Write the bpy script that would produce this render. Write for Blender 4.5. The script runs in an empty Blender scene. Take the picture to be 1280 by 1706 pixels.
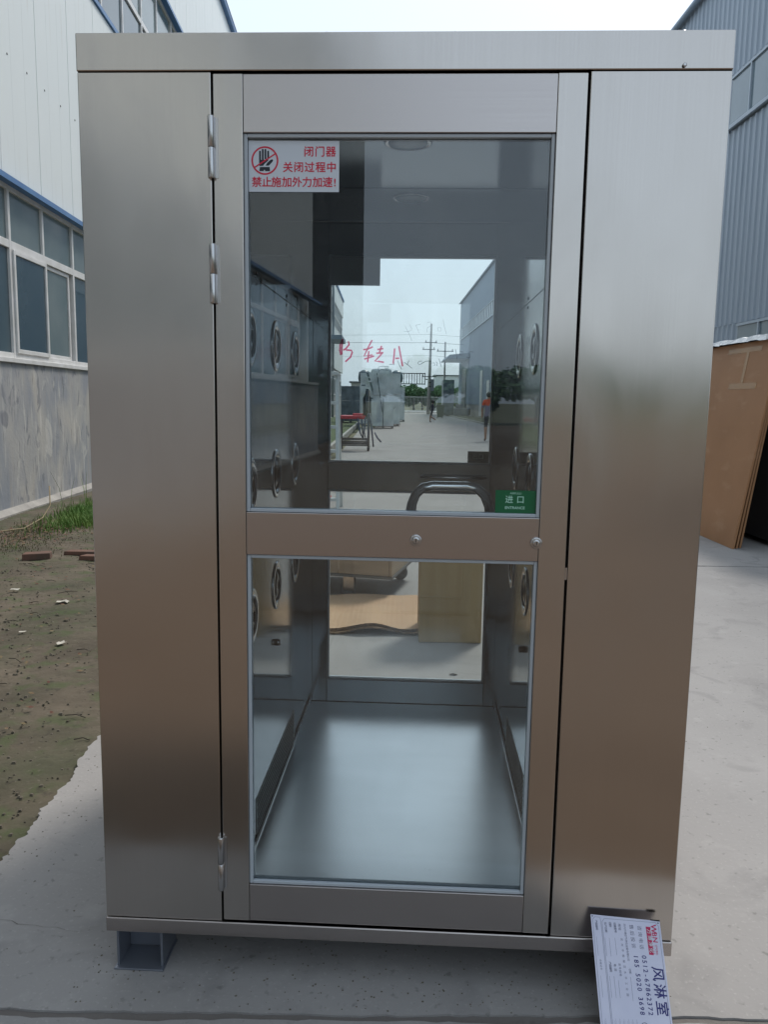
import bpy, bmesh, math, random
from mathutils import Vector, Matrix
random.seed(7)
sc = bpy.context.scene
col = sc.collection
# ------------------------------------------------------------------ camera, sky, sun, exposure
cam = bpy.data.cameras.new('camera'); camo = bpy.data.objects.new('camera', cam); col.objects.link(camo)
cam.sensor_fit = 'VERTICAL'; cam.sensor_height = 24.0; cam.lens = 1335.711 / 1706 * 24.0
cam.clip_start = 0.05; cam.clip_end = 2000
R_ = Vector((0.998767, 0.047225, 0.015307)); U_ = Vector((-0.021647, 0.136806, 0.990361)); B_ = Vector((0.044676, -0.989472, 0.137659))
m = Matrix.Identity(4)
for i in range(3): m[i][0] = R_[i]; m[i][1] = U_[i]; m[i][2] = B_[i]; m[i][3] = (0.7101, -1.6897, 1.3346)[i]
camo.matrix_world = m
sc.camera = camo

SUN_EL, SUN_AZ = math.radians(52), math.radians(28)     # azimuth measured from +y towards +x
w = bpy.data.worlds.new('World'); sc.world = w; w.use_nodes = True
nt = w.node_tree; bg = nt.nodes['Background']
sky = nt.nodes.new('ShaderNodeTexSky'); sky.sky_type = 'NISHITA'; sky.sun_disc = False
sky.sun_elevation = SUN_EL; sky.sun_rotation = SUN_AZ; sky.dust_density = 4.0; sky.air_density = 1.2; sky.altitude = 30
mx = nt.nodes.new('ShaderNodeMix'); mx.data_type = 'RGBA'; mx.inputs[0].default_value = 0.72
mx.inputs[7].default_value = (7.0, 8.2, 9.4, 1)        # pale summer haze over the whole sky
nt.links.new(sky.outputs[0], mx.inputs[6]); nt.links.new(mx.outputs[2], bg.inputs[0])
bg.inputs[1].default_value = 0.110
sl = bpy.data.lights.new('sun', 'SUN'); sl.energy = 2.2; sl.angle = math.radians(12); sl.color = (1.0, 0.95, 0.88)
so = bpy.data.objects.new('sun', sl); col.objects.link(so)
dv = Vector((math.sin(SUN_AZ) * math.cos(SUN_EL), math.cos(SUN_AZ) * math.cos(SUN_EL), math.sin(SUN_EL)))
so.rotation_euler = dv.to_track_quat('Z', 'Y').to_euler()
sc.view_settings.view_transform = 'Standard'; sc.view_settings.look = 'None'
sc.view_settings.exposure = 0.30; sc.view_settings.gamma = 1; sc.view_settings.use_curve_mapping = False
sc.render.engine = 'CYCLES'
sc.cycles.max_bounces = 14; sc.cycles.glossy_bounces = 8; sc.cycles.transparent_max_bounces = 24
sc.cycles.sample_clamp_indirect = 6.0

# ------------------------------------------------------------------ helpers
SA = 0.047248                                           # the yard runs at a slight angle to the cabinet
CX, CY = 0.7101, -1.6897
TX = Vector((0.998884, 0.047231, 0)); SY = Vector((-0.047231, 0.998884, 0))
def S(u, v, z=0): return Vector((CX, CY, z)) + TX * u + SY * v

class MB:
    def __init__(s, *mats): s.bm = bmesh.new(); s.mats = list(mats)
    def mi(s, mat):
        if mat is None: return 0
        if mat not in s.mats: s.mats.append(mat)
        return s.mats.index(mat)
    def face(s, pts, mat=None):
        f = s.bm.faces.new([s.bm.verts.new(p) for p in pts]); f.material_index = s.mi(mat); return f
    def hexa(s, P, mat=None):
        v = [s.bm.verts.new(p) for p in P]; k = s.mi(mat)
        for q in ((0,3,2,1),(4,5,6,7),(0,1,5,4),(1,2,6,5),(2,3,7,6),(3,0,4,7)):
            f = s.bm.faces.new([v[i] for i in q]); f.material_index = k
        return s
    def box(s, x0, x1, y0, y1, z0, z1, mat=None):
        return s.hexa([(x0,y0,z0),(x1,y0,z0),(x1,y1,z0),(x0,y1,z0),(x0,y0,z1),(x1,y0,z1),(x1,y1,z1),(x0,y1,z1)], mat)
    def cyl(s, p0, p1, r0, r1=None, n=12, mat=None, cap=True):
        return s.tube([p0, p1], [r0, r0 if r1 is None else r1], n, mat, cap)
    def tube(s, pts, r, n=8, mat=None, cap=True):
        pts = [Vector(p) for p in pts]; k = s.mi(mat)
        rr = r if isinstance(r, (list, tuple)) else [r] * len(pts)
        rings = []; up = None
        for i, p in enumerate(pts):
            d = (pts[min(i+1, len(pts)-1)] - pts[max(i-1, 0)]).normalized()
            if up is None: up = Vector((0,0,1)) if abs(d.z) < .9 else Vector((1,0,0))
            a = d.cross(up).normalized(); b = a.cross(d).normalized(); up = b
            rings.append([s.bm.verts.new(p + (a*math.cos(2*math.pi*j/n) + b*math.sin(2*math.pi*j/n))*rr[i]) for j in range(n)])
        for A, B in zip(rings, rings[1:]):
            for j in range(n):
                f = s.bm.faces.new([A[j], A[(j+1)%n], B[(j+1)%n], B[j]]); f.material_index = k; f.smooth = True
        if cap:
            for rg in (rings[0], rings[-1]):
                f = s.bm.faces.new(rg); f.material_index = k
        return s
    def lathe(s, org, axis, prof, n=24, mat=None):       # prof: (radius, height along axis)
        ax = Vector(axis).normalized(); t = ax.orthogonal().normalized(); b = ax.cross(t); o = Vector(org); k = s.mi(mat)
        rings = [[s.bm.verts.new(o + ax*h + (t*math.cos(2*math.pi*j/n) + b*math.sin(2*math.pi*j/n))*max(r, 1e-5)) for j in range(n)] for r, h in prof]
        for A, B in zip(rings, rings[1:]):
            for j in range(n):
                f = s.bm.faces.new([A[j], A[(j+1)%n], B[(j+1)%n], B[j]]); f.material_index = k; f.smooth = True
        for rg in (rings[0], rings[-1]):
            f = s.bm.faces.new(rg); f.material_index = k
        return s
    def text(s, body, org, right, up, size, mat, align='LEFT', bold=0.0):
        c = bpy.data.curves.new('t', 'FONT'); c.body = body; c.size = size; c.align_x = align; c.align_y = 'CENTER'
        c.resolution_u = 3
        o = bpy.data.objects.new('t', c); col.objects.link(o)
        me = bpy.data.meshes.new_from_object(o.evaluated_get(bpy.context.evaluated_depsgraph_get()))
        R = Vector(right).normalized(); Up = Vector(up).normalized(); O = Vector(org); k = s.mi(mat)
        Nn = R.cross(Up)                                  # toward the reader; a bold glyph is printed several times, a hair apart
        for q, (a, b_) in enumerate(((0,0),) if not bold else ((0,0),(1,0),(-1,0),(0,1),(0,-1))):
            vs = [s.bm.verts.new(O + R*(v.co.x + a*bold*size) + Up*(v.co.y + b_*bold*size) + Nn*q*.00004) for v in me.vertices]
            for p in me.polygons:
                try: f = s.bm.faces.new([vs[i] for i in p.vertices]); f.material_index = k
                except ValueError: pass
        bpy.data.objects.remove(o); bpy.data.curves.remove(c); bpy.data.meshes.remove(me)
        return s
    def build(s, name, parent=None, bevel=0, loc=None, rz=None, smooth=False, fix=True):
        if fix: bmesh.ops.recalc_face_normals(s.bm, faces=s.bm.faces)
        me = bpy.data.meshes.new(name); s.bm.to_mesh(me); s.bm.free()
        if smooth:
            for p in me.polygons: p.use_smooth = True
        for mt in s.mats: me.materials.append(mt)
        o = bpy.data.objects.new(name, me); col.objects.link(o)
        if parent: o.parent = parent
        if loc is not None: o.location = loc
        if rz is not None: o.rotation_euler.z = rz
        if bevel:
            b = o.modifiers.new('bevel', 'BEVEL'); b.width = bevel; b.segments = 2; b.limit_method = 'ANGLE'; b.angle_limit = math.radians(50)
        return o
def tag(o, label, cat, group=None, kind=None):
    if label: o['label'] = label
    if cat: o['category'] = cat
    if group: o['group'] = group
    if kind: o['kind'] = kind
    return o
def thing(name, loc, label, cat, group=None, rz=0):
    o = bpy.data.objects.new(name, None); col.objects.link(o); o.location = loc; o.rotation_euler.z = rz
    o.empty_display_size = .2
    return tag(o, label, cat, group)
def dupm(o, parent, loc=None, rz=None):                  # a copy of one object sharing its mesh
    c = o.copy(); col.objects.link(c); c.parent = parent
    if loc is not None: c.location = loc
    if rz is not None: c.rotation_euler.z = rz
    return c
def copy_tree(o, parent=None, **kw):
    c = o.copy(); col.objects.link(c); c.parent = parent
    for ch in list(o.children): copy_tree(ch, c)
    return c

# ------------------------------------------------------------------ materials
def mat(name, colr=(.5,.5,.5), rough=.5, metal=0, spec=.5, aniso=0, tangent=None, var=None, scale=(5,5,5), bump=0, bscale=None,
        col2=None, detail=6, coords='Object', lo=.35, hi=.65, alpha=1, trans=0, roughvar=0, distortion=0, coat=0, smudge=0, wavy=0):
    mt = bpy.data.materials.new(name); mt.use_nodes = True; n = mt.node_tree; L = n.links; p = n.nodes['Principled BSDF']
    p.inputs['Base Color'].default_value = (*colr, 1); p.inputs['Roughness'].default_value = rough
    p.inputs['Metallic'].default_value = metal; p.inputs['Specular IOR Level'].default_value = spec
    p.inputs['Anisotropic'].default_value = aniso; p.inputs['Alpha'].default_value = alpha
    p.inputs['Transmission Weight'].default_value = trans; p.inputs['Coat Weight'].default_value = coat
    if tangent == 'side':                                # brushed vertically: the blur runs sideways
        g = n.nodes.new('ShaderNodeNewGeometry'); c = n.nodes.new('ShaderNodeVectorMath'); c.operation = 'CROSS_PRODUCT'
        c.inputs[1].default_value = (0,0,1); L.new(g.outputs['Normal'], c.inputs[0]); L.new(c.outputs[0], p.inputs['Tangent'])
    elif tangent:
        c = n.nodes.new('ShaderNodeCombineXYZ')
        for i in range(3): c.inputs[i].default_value = tangent[i]
        L.new(c.outputs[0], p.inputs['Tangent'])
    tc = n.nodes.new('ShaderNodeTexCoord')
    def noise(sc_, det=detail, dist=0.):
        mp = n.nodes.new('ShaderNodeMapping'); mp.inputs['Scale'].default_value = sc_; L.new(tc.outputs[coords], mp.inputs[0])
        t = n.nodes.new('ShaderNodeTexNoise'); t.inputs['Scale'].default_value = 1; t.inputs['Detail'].default_value = det
        t.inputs['Distortion'].default_value = dist
        L.new(mp.outputs[0], t.inputs['Vector']); return t.outputs[0]
    if col2 is not None:
        t = noise(scale, dist=distortion); r = n.nodes.new('ShaderNodeMapRange'); r.inputs[1].default_value = lo; r.inputs[2].default_value = hi
        L.new(t, r.inputs[0]); mx = n.nodes.new('ShaderNodeMix'); mx.data_type = 'RGBA'; L.new(r.outputs[0], mx.inputs[0])
        mx.inputs[6].default_value = (*colr, 1); mx.inputs[7].default_value = (*col2, 1); L.new(mx.outputs[2], p.inputs['Base Color'])
    if roughvar:
        t = noise(scale); r = n.nodes.new('ShaderNodeMapRange'); r.inputs[1].default_value = .3; r.inputs[2].default_value = .7
        r.inputs[3].default_value = rough - roughvar; r.inputs[4].default_value = rough + roughvar
        L.new(t, r.inputs[0]); L.new(r.outputs[0], p.inputs['Roughness'])
    if smudge:                                           # wiped patches and hand marks: only the gloss changes
        t = noise((4.5,4.5,2.2), 7, .8); r = n.nodes.new('ShaderNodeMapRange'); r.inputs[1].default_value = .42; r.inputs[2].default_value = .68
        r.inputs[3].default_value = rough; r.inputs[4].default_value = rough + smudge; L.new(t, r.inputs[0]); L.new(r.outputs[0], p.inputs['Roughness'])
    if wavy:                                             # thin sheet never lies quite flat
        t = noise((2.1,2.1,1.3), 1.5); b = n.nodes.new('ShaderNodeBump'); b.inputs['Strength'].default_value = 1; b.inputs['Distance'].default_value = wavy
        L.new(t, b.inputs['Height']); L.new(b.outputs[0], p.inputs['Normal'])
    if bump:
        t = noise(bscale or scale); b = n.nodes.new('ShaderNodeBump'); b.inputs['Strength'].default_value = 1; b.inputs['Distance'].default_value = bump
        L.new(t, b.inputs['Height']); L.new(b.outputs[0], p.inputs['Normal'])
    return mt
def glass(name, tint, ior=1.5, refl_rough=.0):
    mt = bpy.data.materials.new(name); mt.use_nodes = True; n = mt.node_tree; L = n.links; n.nodes.clear()
    o = n.nodes.new('ShaderNodeOutputMaterial'); mx = n.nodes.new('ShaderNodeMixShader'); f = n.nodes.new('ShaderNodeFresnel'); f.inputs[0].default_value = ior
    t = n.nodes.new('ShaderNodeBsdfTransparent'); t.inputs[0].default_value = (*tint, 1)
    g = n.nodes.new('ShaderNodeBsdfGlossy'); g.inputs['Roughness'].default_value = refl_rough; g.inputs[0].default_value = (.95,.97,1,1)
    L.new(f.outputs[0], mx.inputs[0]); L.new(t.outputs[0], mx.inputs[1]); L.new(g.outputs[0], mx.inputs[2])
    tc = n.nodes.new('ShaderNodeTexCoord'); mp = n.nodes.new('ShaderNodeMapping'); mp.inputs['Scale'].default_value = (7,7,2.5); L.new(tc.outputs['Object'], mp.inputs[0])
    nz = n.nodes.new('ShaderNodeTexNoise'); nz.inputs['Scale'].default_value = 1; nz.inputs['Detail'].default_value = 9; nz.inputs['Distortion'].default_value = 1.2; L.new(mp.outputs[0], nz.inputs[0])
    r = n.nodes.new('ShaderNodeMapRange'); r.inputs[1].default_value = .45; r.inputs[2].default_value = .75; r.inputs[3].default_value = .002; r.inputs[4].default_value = .035; L.new(nz.outputs[0], r.inputs[0])
    d = n.nodes.new('ShaderNodeBsdfDiffuse'); d.inputs[0].default_value = (.6,.6,.58,1); m2 = n.nodes.new('ShaderNodeMixShader')   # a film of dust
    L.new(r.outputs[0], m2.inputs[0]); L.new(mx.outputs[0], m2.inputs[1]); L.new(d.outputs[0], m2.inputs[2]); L.new(m2.outputs[0], o.inputs[0])
    return mt
M = {}
M['steel'] = mat('brushed_steel', (.545,.505,.47), .17, 1, aniso=.72, tangent='side', col2=(.565,.525,.49), scale=(420,420,1.2), detail=3, lo=.3, hi=.7, smudge=.09, wavy=.010)
M['steel_h'] = mat('brushed_steel_rail', (.51,.465,.445), .26, 1, aniso=.7, tangent=(1,0,0), col2=(.53,.485,.465), scale=(1.5,400,420), detail=3, lo=.3, hi=.7)
M['steel_shade'] = mat('polished_shaded_steel', (.165,.185,.20), .09, 1, aniso=.6, tangent='side', col2=(.18,.20,.215), scale=(300,300,1), detail=3, roughvar=.03)  # darker copy of the cabinet steel; interior shade is put into its colour
M['steel_floor'] = mat('floor_steel', (.60,.62,.63), .28, 1, aniso=.4, tangent=(1,0,0), col2=(.64,.66,.67), scale=(3,9,3))
M['steel_ceil_shade'] = mat('shaded_ceiling_steel', (.11,.14,.175), .13, 1, col2=(.12,.15,.185), scale=(5,5,5))  # base colour lowered to carry the shade inside the cabinet
M['chrome'] = mat('chrome', (.93,.94,.96), .20, .85)
M['satin'] = mat('satin_steel', (.55,.54,.54), .22, 1)
M['foot'] = mat('painted_foot', (.20,.215,.25), .4, .6)
M['black'] = mat('black_gap', (.01,.01,.012), .8)
M['rubber'] = mat('rubber', (.02,.02,.022), .6)
M['bead'] = mat('clear_sealant', (.42,.46,.50), .25)
M['glass'] = glass('door_glass', (.93,.955,.955), 1.60)
M['white'] = mat('sticker_white', (.62,.66,.72), .4)
M['red'] = mat('print_red', (.62,.012,.05), .5)
M['ink'] = mat('print_black', (.012,.018,.03), .5)
M['green'] = mat('sign_green', (.005,.12,.045), .3)
M['dgreen'] = mat('sign_dark_green', (.008,.045,.035), .3)
M['mint'] = mat('print_mint', (.45,.75,.62), .4)
M['mint_d'] = mat('print_mint_dim', (.12,.22,.20), .4)
def ink(name, c):                                        # translucent felt-pen ink on glass
    mt = bpy.data.materials.new(name); mt.use_nodes = True; n = mt.node_tree; n.nodes.clear()
    o = n.nodes.new('ShaderNodeOutputMaterial'); t = n.nodes.new('ShaderNodeBsdfTransparent'); t.inputs[0].default_value = (*c, 1); n.links.new(t.outputs[0], o.inputs[0]); return mt
M['marker_red'] = ink('marker_red', (.86,.36,.50))
M['marker_dark'] = ink('marker_dark', (.45,.47,.50))
M['marker_grey'] = ink('marker_faint', (.70,.71,.74))
M['led'] = mat('frosted_lens', (.20,.23,.25), .3)
M['plate'] = mat('plate_alu', (.60,.60,.72), .28, .15, col2=(.52,.53,.66), scale=(9,9,9))
M['navy'] = mat('print_navy', (.02,.02,.16), .5)
M['greyprint'] = mat('print_grey', (.16,.17,.25), .5)
M['brand_red'] = mat('print_crimson', (.50,.01,.09), .5)

# ------------------------------------------------------------------ ground: concrete slabs, dirt, grass verge
M['concrete'] = mat('concrete', (.248,.236,.229), .85, col2=(.318,.304,.295), scale=(1.1,1.1,1.1), detail=10, bump=.0012, bscale=(45,45,45), lo=.3, hi=.7)
def add_mottle(mt, c, sc_, lo, hi, fac, dist=0.):        # a second layer of stains over a material
    n = mt.node_tree; L = n.links; p = n.nodes['Principled BSDF']; src = p.inputs['Base Color'].links[0].from_socket if p.inputs['Base Color'].links else None
    tc = n.nodes.new('ShaderNodeTexCoord'); mp = n.nodes.new('ShaderNodeMapping'); mp.inputs['Scale'].default_value = sc_; L.new(tc.outputs['Object'], mp.inputs[0])
    t = n.nodes.new('ShaderNodeTexNoise'); t.inputs['Scale'].default_value = 1; t.inputs['Detail'].default_value = 8; t.inputs['Distortion'].default_value = dist; L.new(mp.outputs[0], t.inputs['Vector'])
    r = n.nodes.new('ShaderNodeMapRange'); r.inputs[1].default_value = lo; r.inputs[2].default_value = hi; r.inputs[4].default_value = fac; L.new(t.outputs[0], r.inputs[0])
    mx = n.nodes.new('ShaderNodeMix'); mx.data_type = 'RGBA'; L.new(r.outputs[0], mx.inputs[0])
    if src: L.new(src, mx.inputs[6])
    else: mx.inputs[6].default_value = p.inputs['Base Color'].default_value
    mx.inputs[7].default_value = (*c, 1); L.new(mx.outputs[2], p.inputs['Base Color'])
add_mottle(M['concrete'], (.19,.182,.18), (3.5,3.5,3.5), .56, .70, .55, 1.2)
add_mottle(M['concrete'], (.38,.365,.35), (9,9,9), .60, .72, .35)
add_mottle(M['concrete'], (.12,.115,.11), (38,38,38), .62, .72, .55)
add_mottle(M['concrete'], (.39,.375,.36), (90,90,90), .58, .70, .4)
M['dirt'] = mat('dirt', (.068,.054,.036), .95, col2=(.118,.094,.066), scale=(2.2,2.2,2.2), detail=10, bump=.010, bscale=(16,16,16))
add_mottle(M['dirt'], (.040,.052,.022), (1.3,1.3,1.3), .48, .66, .55)
add_mottle(M['dirt'], (.05,.075,.02), (7,7,7), .52, .66, .6)
add_mottle(M['dirt'], (.15,.13,.10), (45,45,45), .62, .72, .6)
add_mottle(M['dirt'], (.035,.028,.020), (24,24,24), .60, .70, .6)
M['lot'] = mat('brown_soil', (.115,.082,.058), .95, col2=(.155,.115,.085), scale=(.7,.7,.7), bump=.01, bscale=(9,9,9))
M['foot_c'] = mat('worn_footing', (.36,.34,.31), .9, col2=(.26,.245,.225), scale=(4,4,4), detail=10, bump=.004, bscale=(25,25,25))
M['joint'] = mat('joint_dirt', (.15,.135,.125), .95, bump=.004, bscale=(60,60,60))
M['grass'] = mat('grass', (.085,.19,.03), .7, col2=(.17,.26,.055), scale=(3,3,3))
M['dull'] = mat('worn_verge', (.12,.12,.075), .95, col2=(.17,.155,.11), scale=(.7,.7,.7))
M['verge'] = mat('verge_grass', (.06,.095,.035), .95, col2=(.10,.12,.055), scale=(1.5,1.5,1.5), bump=.02, bscale=(14,14,14))
M['earth'] = mat('far_ground', (.10,.11,.055), .95, col2=(.16,.15,.09), scale=(.2,.2,.2))
M['road_far'] = mat('pale_road', (.50,.49,.47), .9)

b = MB(M['earth'])                                         # one sheet to the horizon, below everything
b.face([(-900,-900,0),(900,-900,0),(900,900,0),(-900,900,0)])
tag(b.build('ground', loc=(0,0,-.16)), None, None, kind='structure')

pav = MB(M['joint'])                                       # bed of packed dirt that shows in the joints
pav.box(-1.04, 6.0, 1.25, 96, -.15, -.005)
pave = tag(pav.build('pavement', loc=S(0,0), rz=SA), None, None, kind='structure')
def slab(v0, v1, u0, u1, fine):
    b = MB(M['concrete'])
    def edge(a, c, ph, amp, n=8):
        out = []; k2 = 0
        for i in range(n):
            f = i / n; p = Vector(a).lerp(Vector(c), f)
            k2 = k2*.8 + random.uniform(-.5,.5); k = amp * (math.sin(f*61+ph)*.35 + math.sin(f*23+ph*2)*.5 + k2 + random.uniform(-.5,.5)) if n > 8 else 0
            d = (Vector(c) - Vector(a)).normalized(); out.append(p + Vector((-d.y, d.x, 0)) * k)
        return out
    ring = edge((u0,v0,0),(u1,v0,0),1,.0045,260 if fine else 8) + edge((u1,v0,0),(u1,v1,0),2,.002) + edge((u1,v1,0),(u0,v1,0),3,.0045,260 if fine else 8) + edge((u0,v1,0),(u0,v0,0),4,.012,360 if fine else 8)
    top = [b.bm.verts.new(p) for p in ring]; b.bm.faces.new(top)
    mid = [b.bm.verts.new(p*1.0 + Vector((0,0,-.006))) for p in ring]
    bot = [b.bm.verts.new(p + Vector((0,0,-.14))) for p in ring]
    for A, B in ((top, mid), (mid, bot)):
        for i in range(len(ring)): b.bm.faces.new([A[i], A[(i+1)%len(ring)], B[(i+1)%len(ring)], B[i]])
    return b.build('slab', pave)
vs = [1.20, 1.583, 6.60] + [6.60 + 5.0*i for i in range(1, 18)]
for i, (a, c) in enumerate(zip(vs, vs[1:])): slab(a + .011, c - .011, -1.10, 6.03, i < 3)

def crack(pts, w_):
    b = MB(M['joint']); L_ = []
    for i, (p, q) in enumerate(zip(pts, pts[1:])):
        for k in range(8):
            f = k/8; L_.append((p[0]+(q[0]-p[0])*f + random.uniform(-.008,.008), p[1]+(q[1]-p[1])*f + random.uniform(-.008,.008)))
    prev = None
    for (x, y) in L_:
        h = w_*random.uniform(.2,1); cur = ((x-h,y-h*.4,.0012),(x+h,y+h*.4,.0012))
        if prev: b.face([prev[0],prev[1],cur[1],cur[0]])
        prev = cur
    b.build('crack', pave, fix=False)
crack([(-1.0,1.9),(-.75,1.85),(-.5,1.93),(-.25,1.8)], .0016)
def terrain(name, u0, u1, v0, v1, nu, nv, amp, mt, z=-.02, parent=None, fq=1.0, ph=0.):
    b = MB(mt); G = []
    for j in range(nv+1):
        row = []
        for i in range(nu+1):
            u = u0 + (u1-u0)*i/nu; v = v0 + (v1-v0)*j/nv
            h = amp*(math.sin(u*5.1*fq+v*2.3+ph)*.3 + math.sin(v*7.7*fq-u*3.1)*.25 + math.sin(u*17*fq+v*11)*.15 + random.uniform(-.35,.35))
            row.append(b.bm.verts.new((u, v, z + h)))
        G.append(row)
    for j in range(nv):
        for i in range(nu): b.bm.faces.new([G[j][i], G[j][i+1], G[j+1][i+1], G[j+1][i]])
    return b.build(name, parent, loc=S(0,0), rz=SA, smooth=True)
tag(terrain('dirt_yard', -4.2, -1.02, .9, 12, 130, 480, .012, M['dirt'], z=-.022), None, None, kind='structure')
tag(terrain('dirt_lot', -4.2, 9, -45, 1.15, 90, 300, .02, M['lot'], z=-.045), None, None, kind='structure')  # unseen soil, carried forward so the front steel reflects brown
tag(terrain('verge', -4.2, -1.55, 12, 96, 20, 200, .03, M['verge'], z=-.01), None, None, kind='structure')
tag(terrain('verge_right', 6.15, 8.3, -3.4, 56, 10, 120, .02, M['dull'], z=.02), None, None, kind='structure')
tag(terrain('forecourt_verge', 6.15, 8.3, 56, 96, 10, 60, .02, M['dull'], z=.03), None, None, kind='structure')
b = MB(M['road_far']); b.box(-60, 60, 96.2, 112, -.1, .02); tag(b.build('far_road', loc=S(0,0), rz=SA), None, None, kind='structure')
M['kerb'] = mat('kerb_concrete', (.42,.40,.37), .85, col2=(.33,.32,.30), scale=(3,3,3))
kb = MB(M['kerb']); kb.box(-1.5, -1.40, 12, 14, -.1, .10); kr = tag(kb.build('kerb', loc=S(0,0), rz=SA), None, None, kind='structure')
for i in range(1, 42):
    k = MB(M['kerb']).box(-1.5, -1.40, 0.005, 1.99, -.1, .10).build('kerb_stone', kr) if i == 1 else dupm(ks, kr)
    if i == 1: ks = k
    k.location = (0, 12 + 2*i, 0)
for i in range(0, 48):
    k = dupm(ks, kr); k.location = (7.55, -3 + 2*i, 0)

# pebbles, clods and litter in the dirt (nobody could count them)
M['pebble'] = mat('clod', (.09,.078,.055), .95, col2=(.15,.13,.10), scale=(9,9,9))
b = MB(M['pebble'])
for i in range(5200):
    u = random.uniform(-3.8,-1.13); v = random.uniform(2,9.5) if i > 500 else random.uniform(2,5); r = random.choice([.003,.004,.005,.006,.008]) * random.uniform(.6,1.2)
    o = Vector((u, v, -.019 + r*.1)); P = []
    for dx, dy, dz in ((-1,-1,-1),(1,-1,-1),(1,1,-1),(-1,1,-1),(-.6,-.6,.6),(.6,-.5,.7),(.5,.6,.6),(-.6,.5,.5)):
        P.append(o + Vector((dx*random.uniform(.6,1.3), dy*random.uniform(.6,1.3), dz*.6))*r if False else o + Vector((dx*random.uniform(.6,1.3)*r, dy*random.uniform(.6,1.3)*r, dz*.6*r)))
    b.hexa(P)
tag(b.build('pebbles', loc=S(0,0), rz=SA), 'dark clods and pebbles strewn over the bare dirt', 'pebbles', kind='stuff')
b = MB(M['pebble'])
for i in range(900):
    u = random.choice((random.uniform(-1.08,4.5), random.gauss(-1.02,.06), random.uniform(-.7,.7))); v = random.uniform(1.62,6.5) if abs(u) > .7 else random.uniform(1.6,1.9)
    if u < -1.09: continue
    r = random.uniform(.0008,.0028); P = [Vector((u,v,r*.2)) + Vector((dx*random.uniform(.6,1.3)*r, dy*random.uniform(.6,1.3)*r, dz*.6*r)) for dx, dy, dz in ((-1,-1,-1),(1,-1,-1),(1,1,-1),(-1,1,-1),(-.6,-.6,.6),(.6,-.5,.7),(.5,.6,.6),(-.6,.5,.5))]
    b.hexa(P)
tag(b.build('grit', loc=S(0,0), rz=SA), 'fine dark grit scattered over the pale concrete slabs', 'grit', kind='stuff')
M['litter'] = mat('leaf_litter', (.11,.045,.03), .9, col2=(.16,.12,.06), scale=(30,30,30), lo=.45, hi=.55)
b = MB(M['litter'])
for i in range(1500):
    u = random.gauss(-3.45,.2) if i < 1100 else random.uniform(-3.7,-1.3); v = random.gauss(8.0,.6) if i < 1100 else random.uniform(3,9)
    if u > -1.15 or u < -3.85: continue
    a = random.uniform(0,6.3); s_ = random.uniform(.006,.022); z = -.012 + random.uniform(0,.02 if i < 1100 else .004); c, d = math.cos(a)*s_, math.sin(a)*s_
    b.face([(u-c,v-d,z),(u+d*.5,v-c*.5,z+.004),(u+c,v+d,z+s_*.3),(u-d*.5,v+c*.5,z)])
tag(b.build('leaf_litter', loc=S(0,0), rz=SA, fix=False), 'reddish brown dead leaves gathered at the foot of the stained wall', 'leaf litter', kind='stuff')
M['twig'] = mat('twig', (.045,.035,.025), .9)
b = MB(M['twig'])
for i in range(90):
    u = random.uniform(-3.6,-1.2); v = random.uniform(2.2,8.5); a = random.uniform(-.6,.6); l = random.uniform(.03,.14)
    p0 = Vector((u,v,-.008)); d = Vector((math.cos(a), math.sin(a), 0))
    b.tube([p0, p0 + d*l*.5 + Vector((0,.012,.004)), p0 + d*l], .0022, 4)
tag(b.build('twigs', loc=S(0,0), rz=SA), 'dark broken twigs lying on the bare dirt', 'twigs', kind='stuff')
def grass(name, label, pts, hmin, hmax, wd, mt, kind='stuff', cat='grass'):
    b = MB(mt)
    for (u, v) in pts:
        h = random.uniform(hmin, hmax); a = random.uniform(0, 6.28); l = random.uniform(.1,.6)*h
        p = Vector((u, v, -.02)); dr = Vector((math.cos(a), math.sin(a), 0)); sd = Vector((-dr.y, dr.x, 0))*wd
        q = p + dr*l*.35 + Vector((0,0,h*.6)); t = p + dr*l + Vector((0,0,h))
        b.face([p-sd, p+sd, q+sd*.8, q-sd*.8]); b.face([q-sd*.8, q+sd*.8, t])
    return tag(b.build(name, loc=S(0,0), rz=SA, fix=False), label, cat, kind=kind)
def gauss_pts(n, u, v, su, sv): return [(min(-1.2, max(-3.9, random.gauss(u,su))), random.gauss(v,sv)) for _ in range(n)]
grass('grass_patch', 'lush green grass growing along the foot of the stained wall', gauss_pts(9000,-3.3,9.75,.17,.72)+gauss_pts(3500,-3.0,10.8,.28,.8)+gauss_pts(900,-3.2,8.6,.12,.3), .03,.12,.004, M['grass'])
M['dry'] = mat('dry_grass', (.13,.115,.045), .8, col2=(.06,.08,.025), scale=(6,6,6))
grass('dry_weeds', 'dry trampled weeds between the dirt and the wall', gauss_pts(1100,-3.5,8.1,.18,.5)+gauss_pts(600,-3.3,7.2,.25,.3), .005,.03,.003, M['dry'])
grass('tall_weeds', 'a few tall thin weed stalks before the stained wall', [(-3.6,9.0),(-3.58,9.6),(-3.6,9.65),(-3.62,9.2)], .35,.55,.004, M['grass'])
M['brick'] = mat('old_brick', (.15,.075,.052), .9, col2=(.10,.065,.048), scale=(9,9,9), bump=.002, bscale=(40,40,40))
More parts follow.
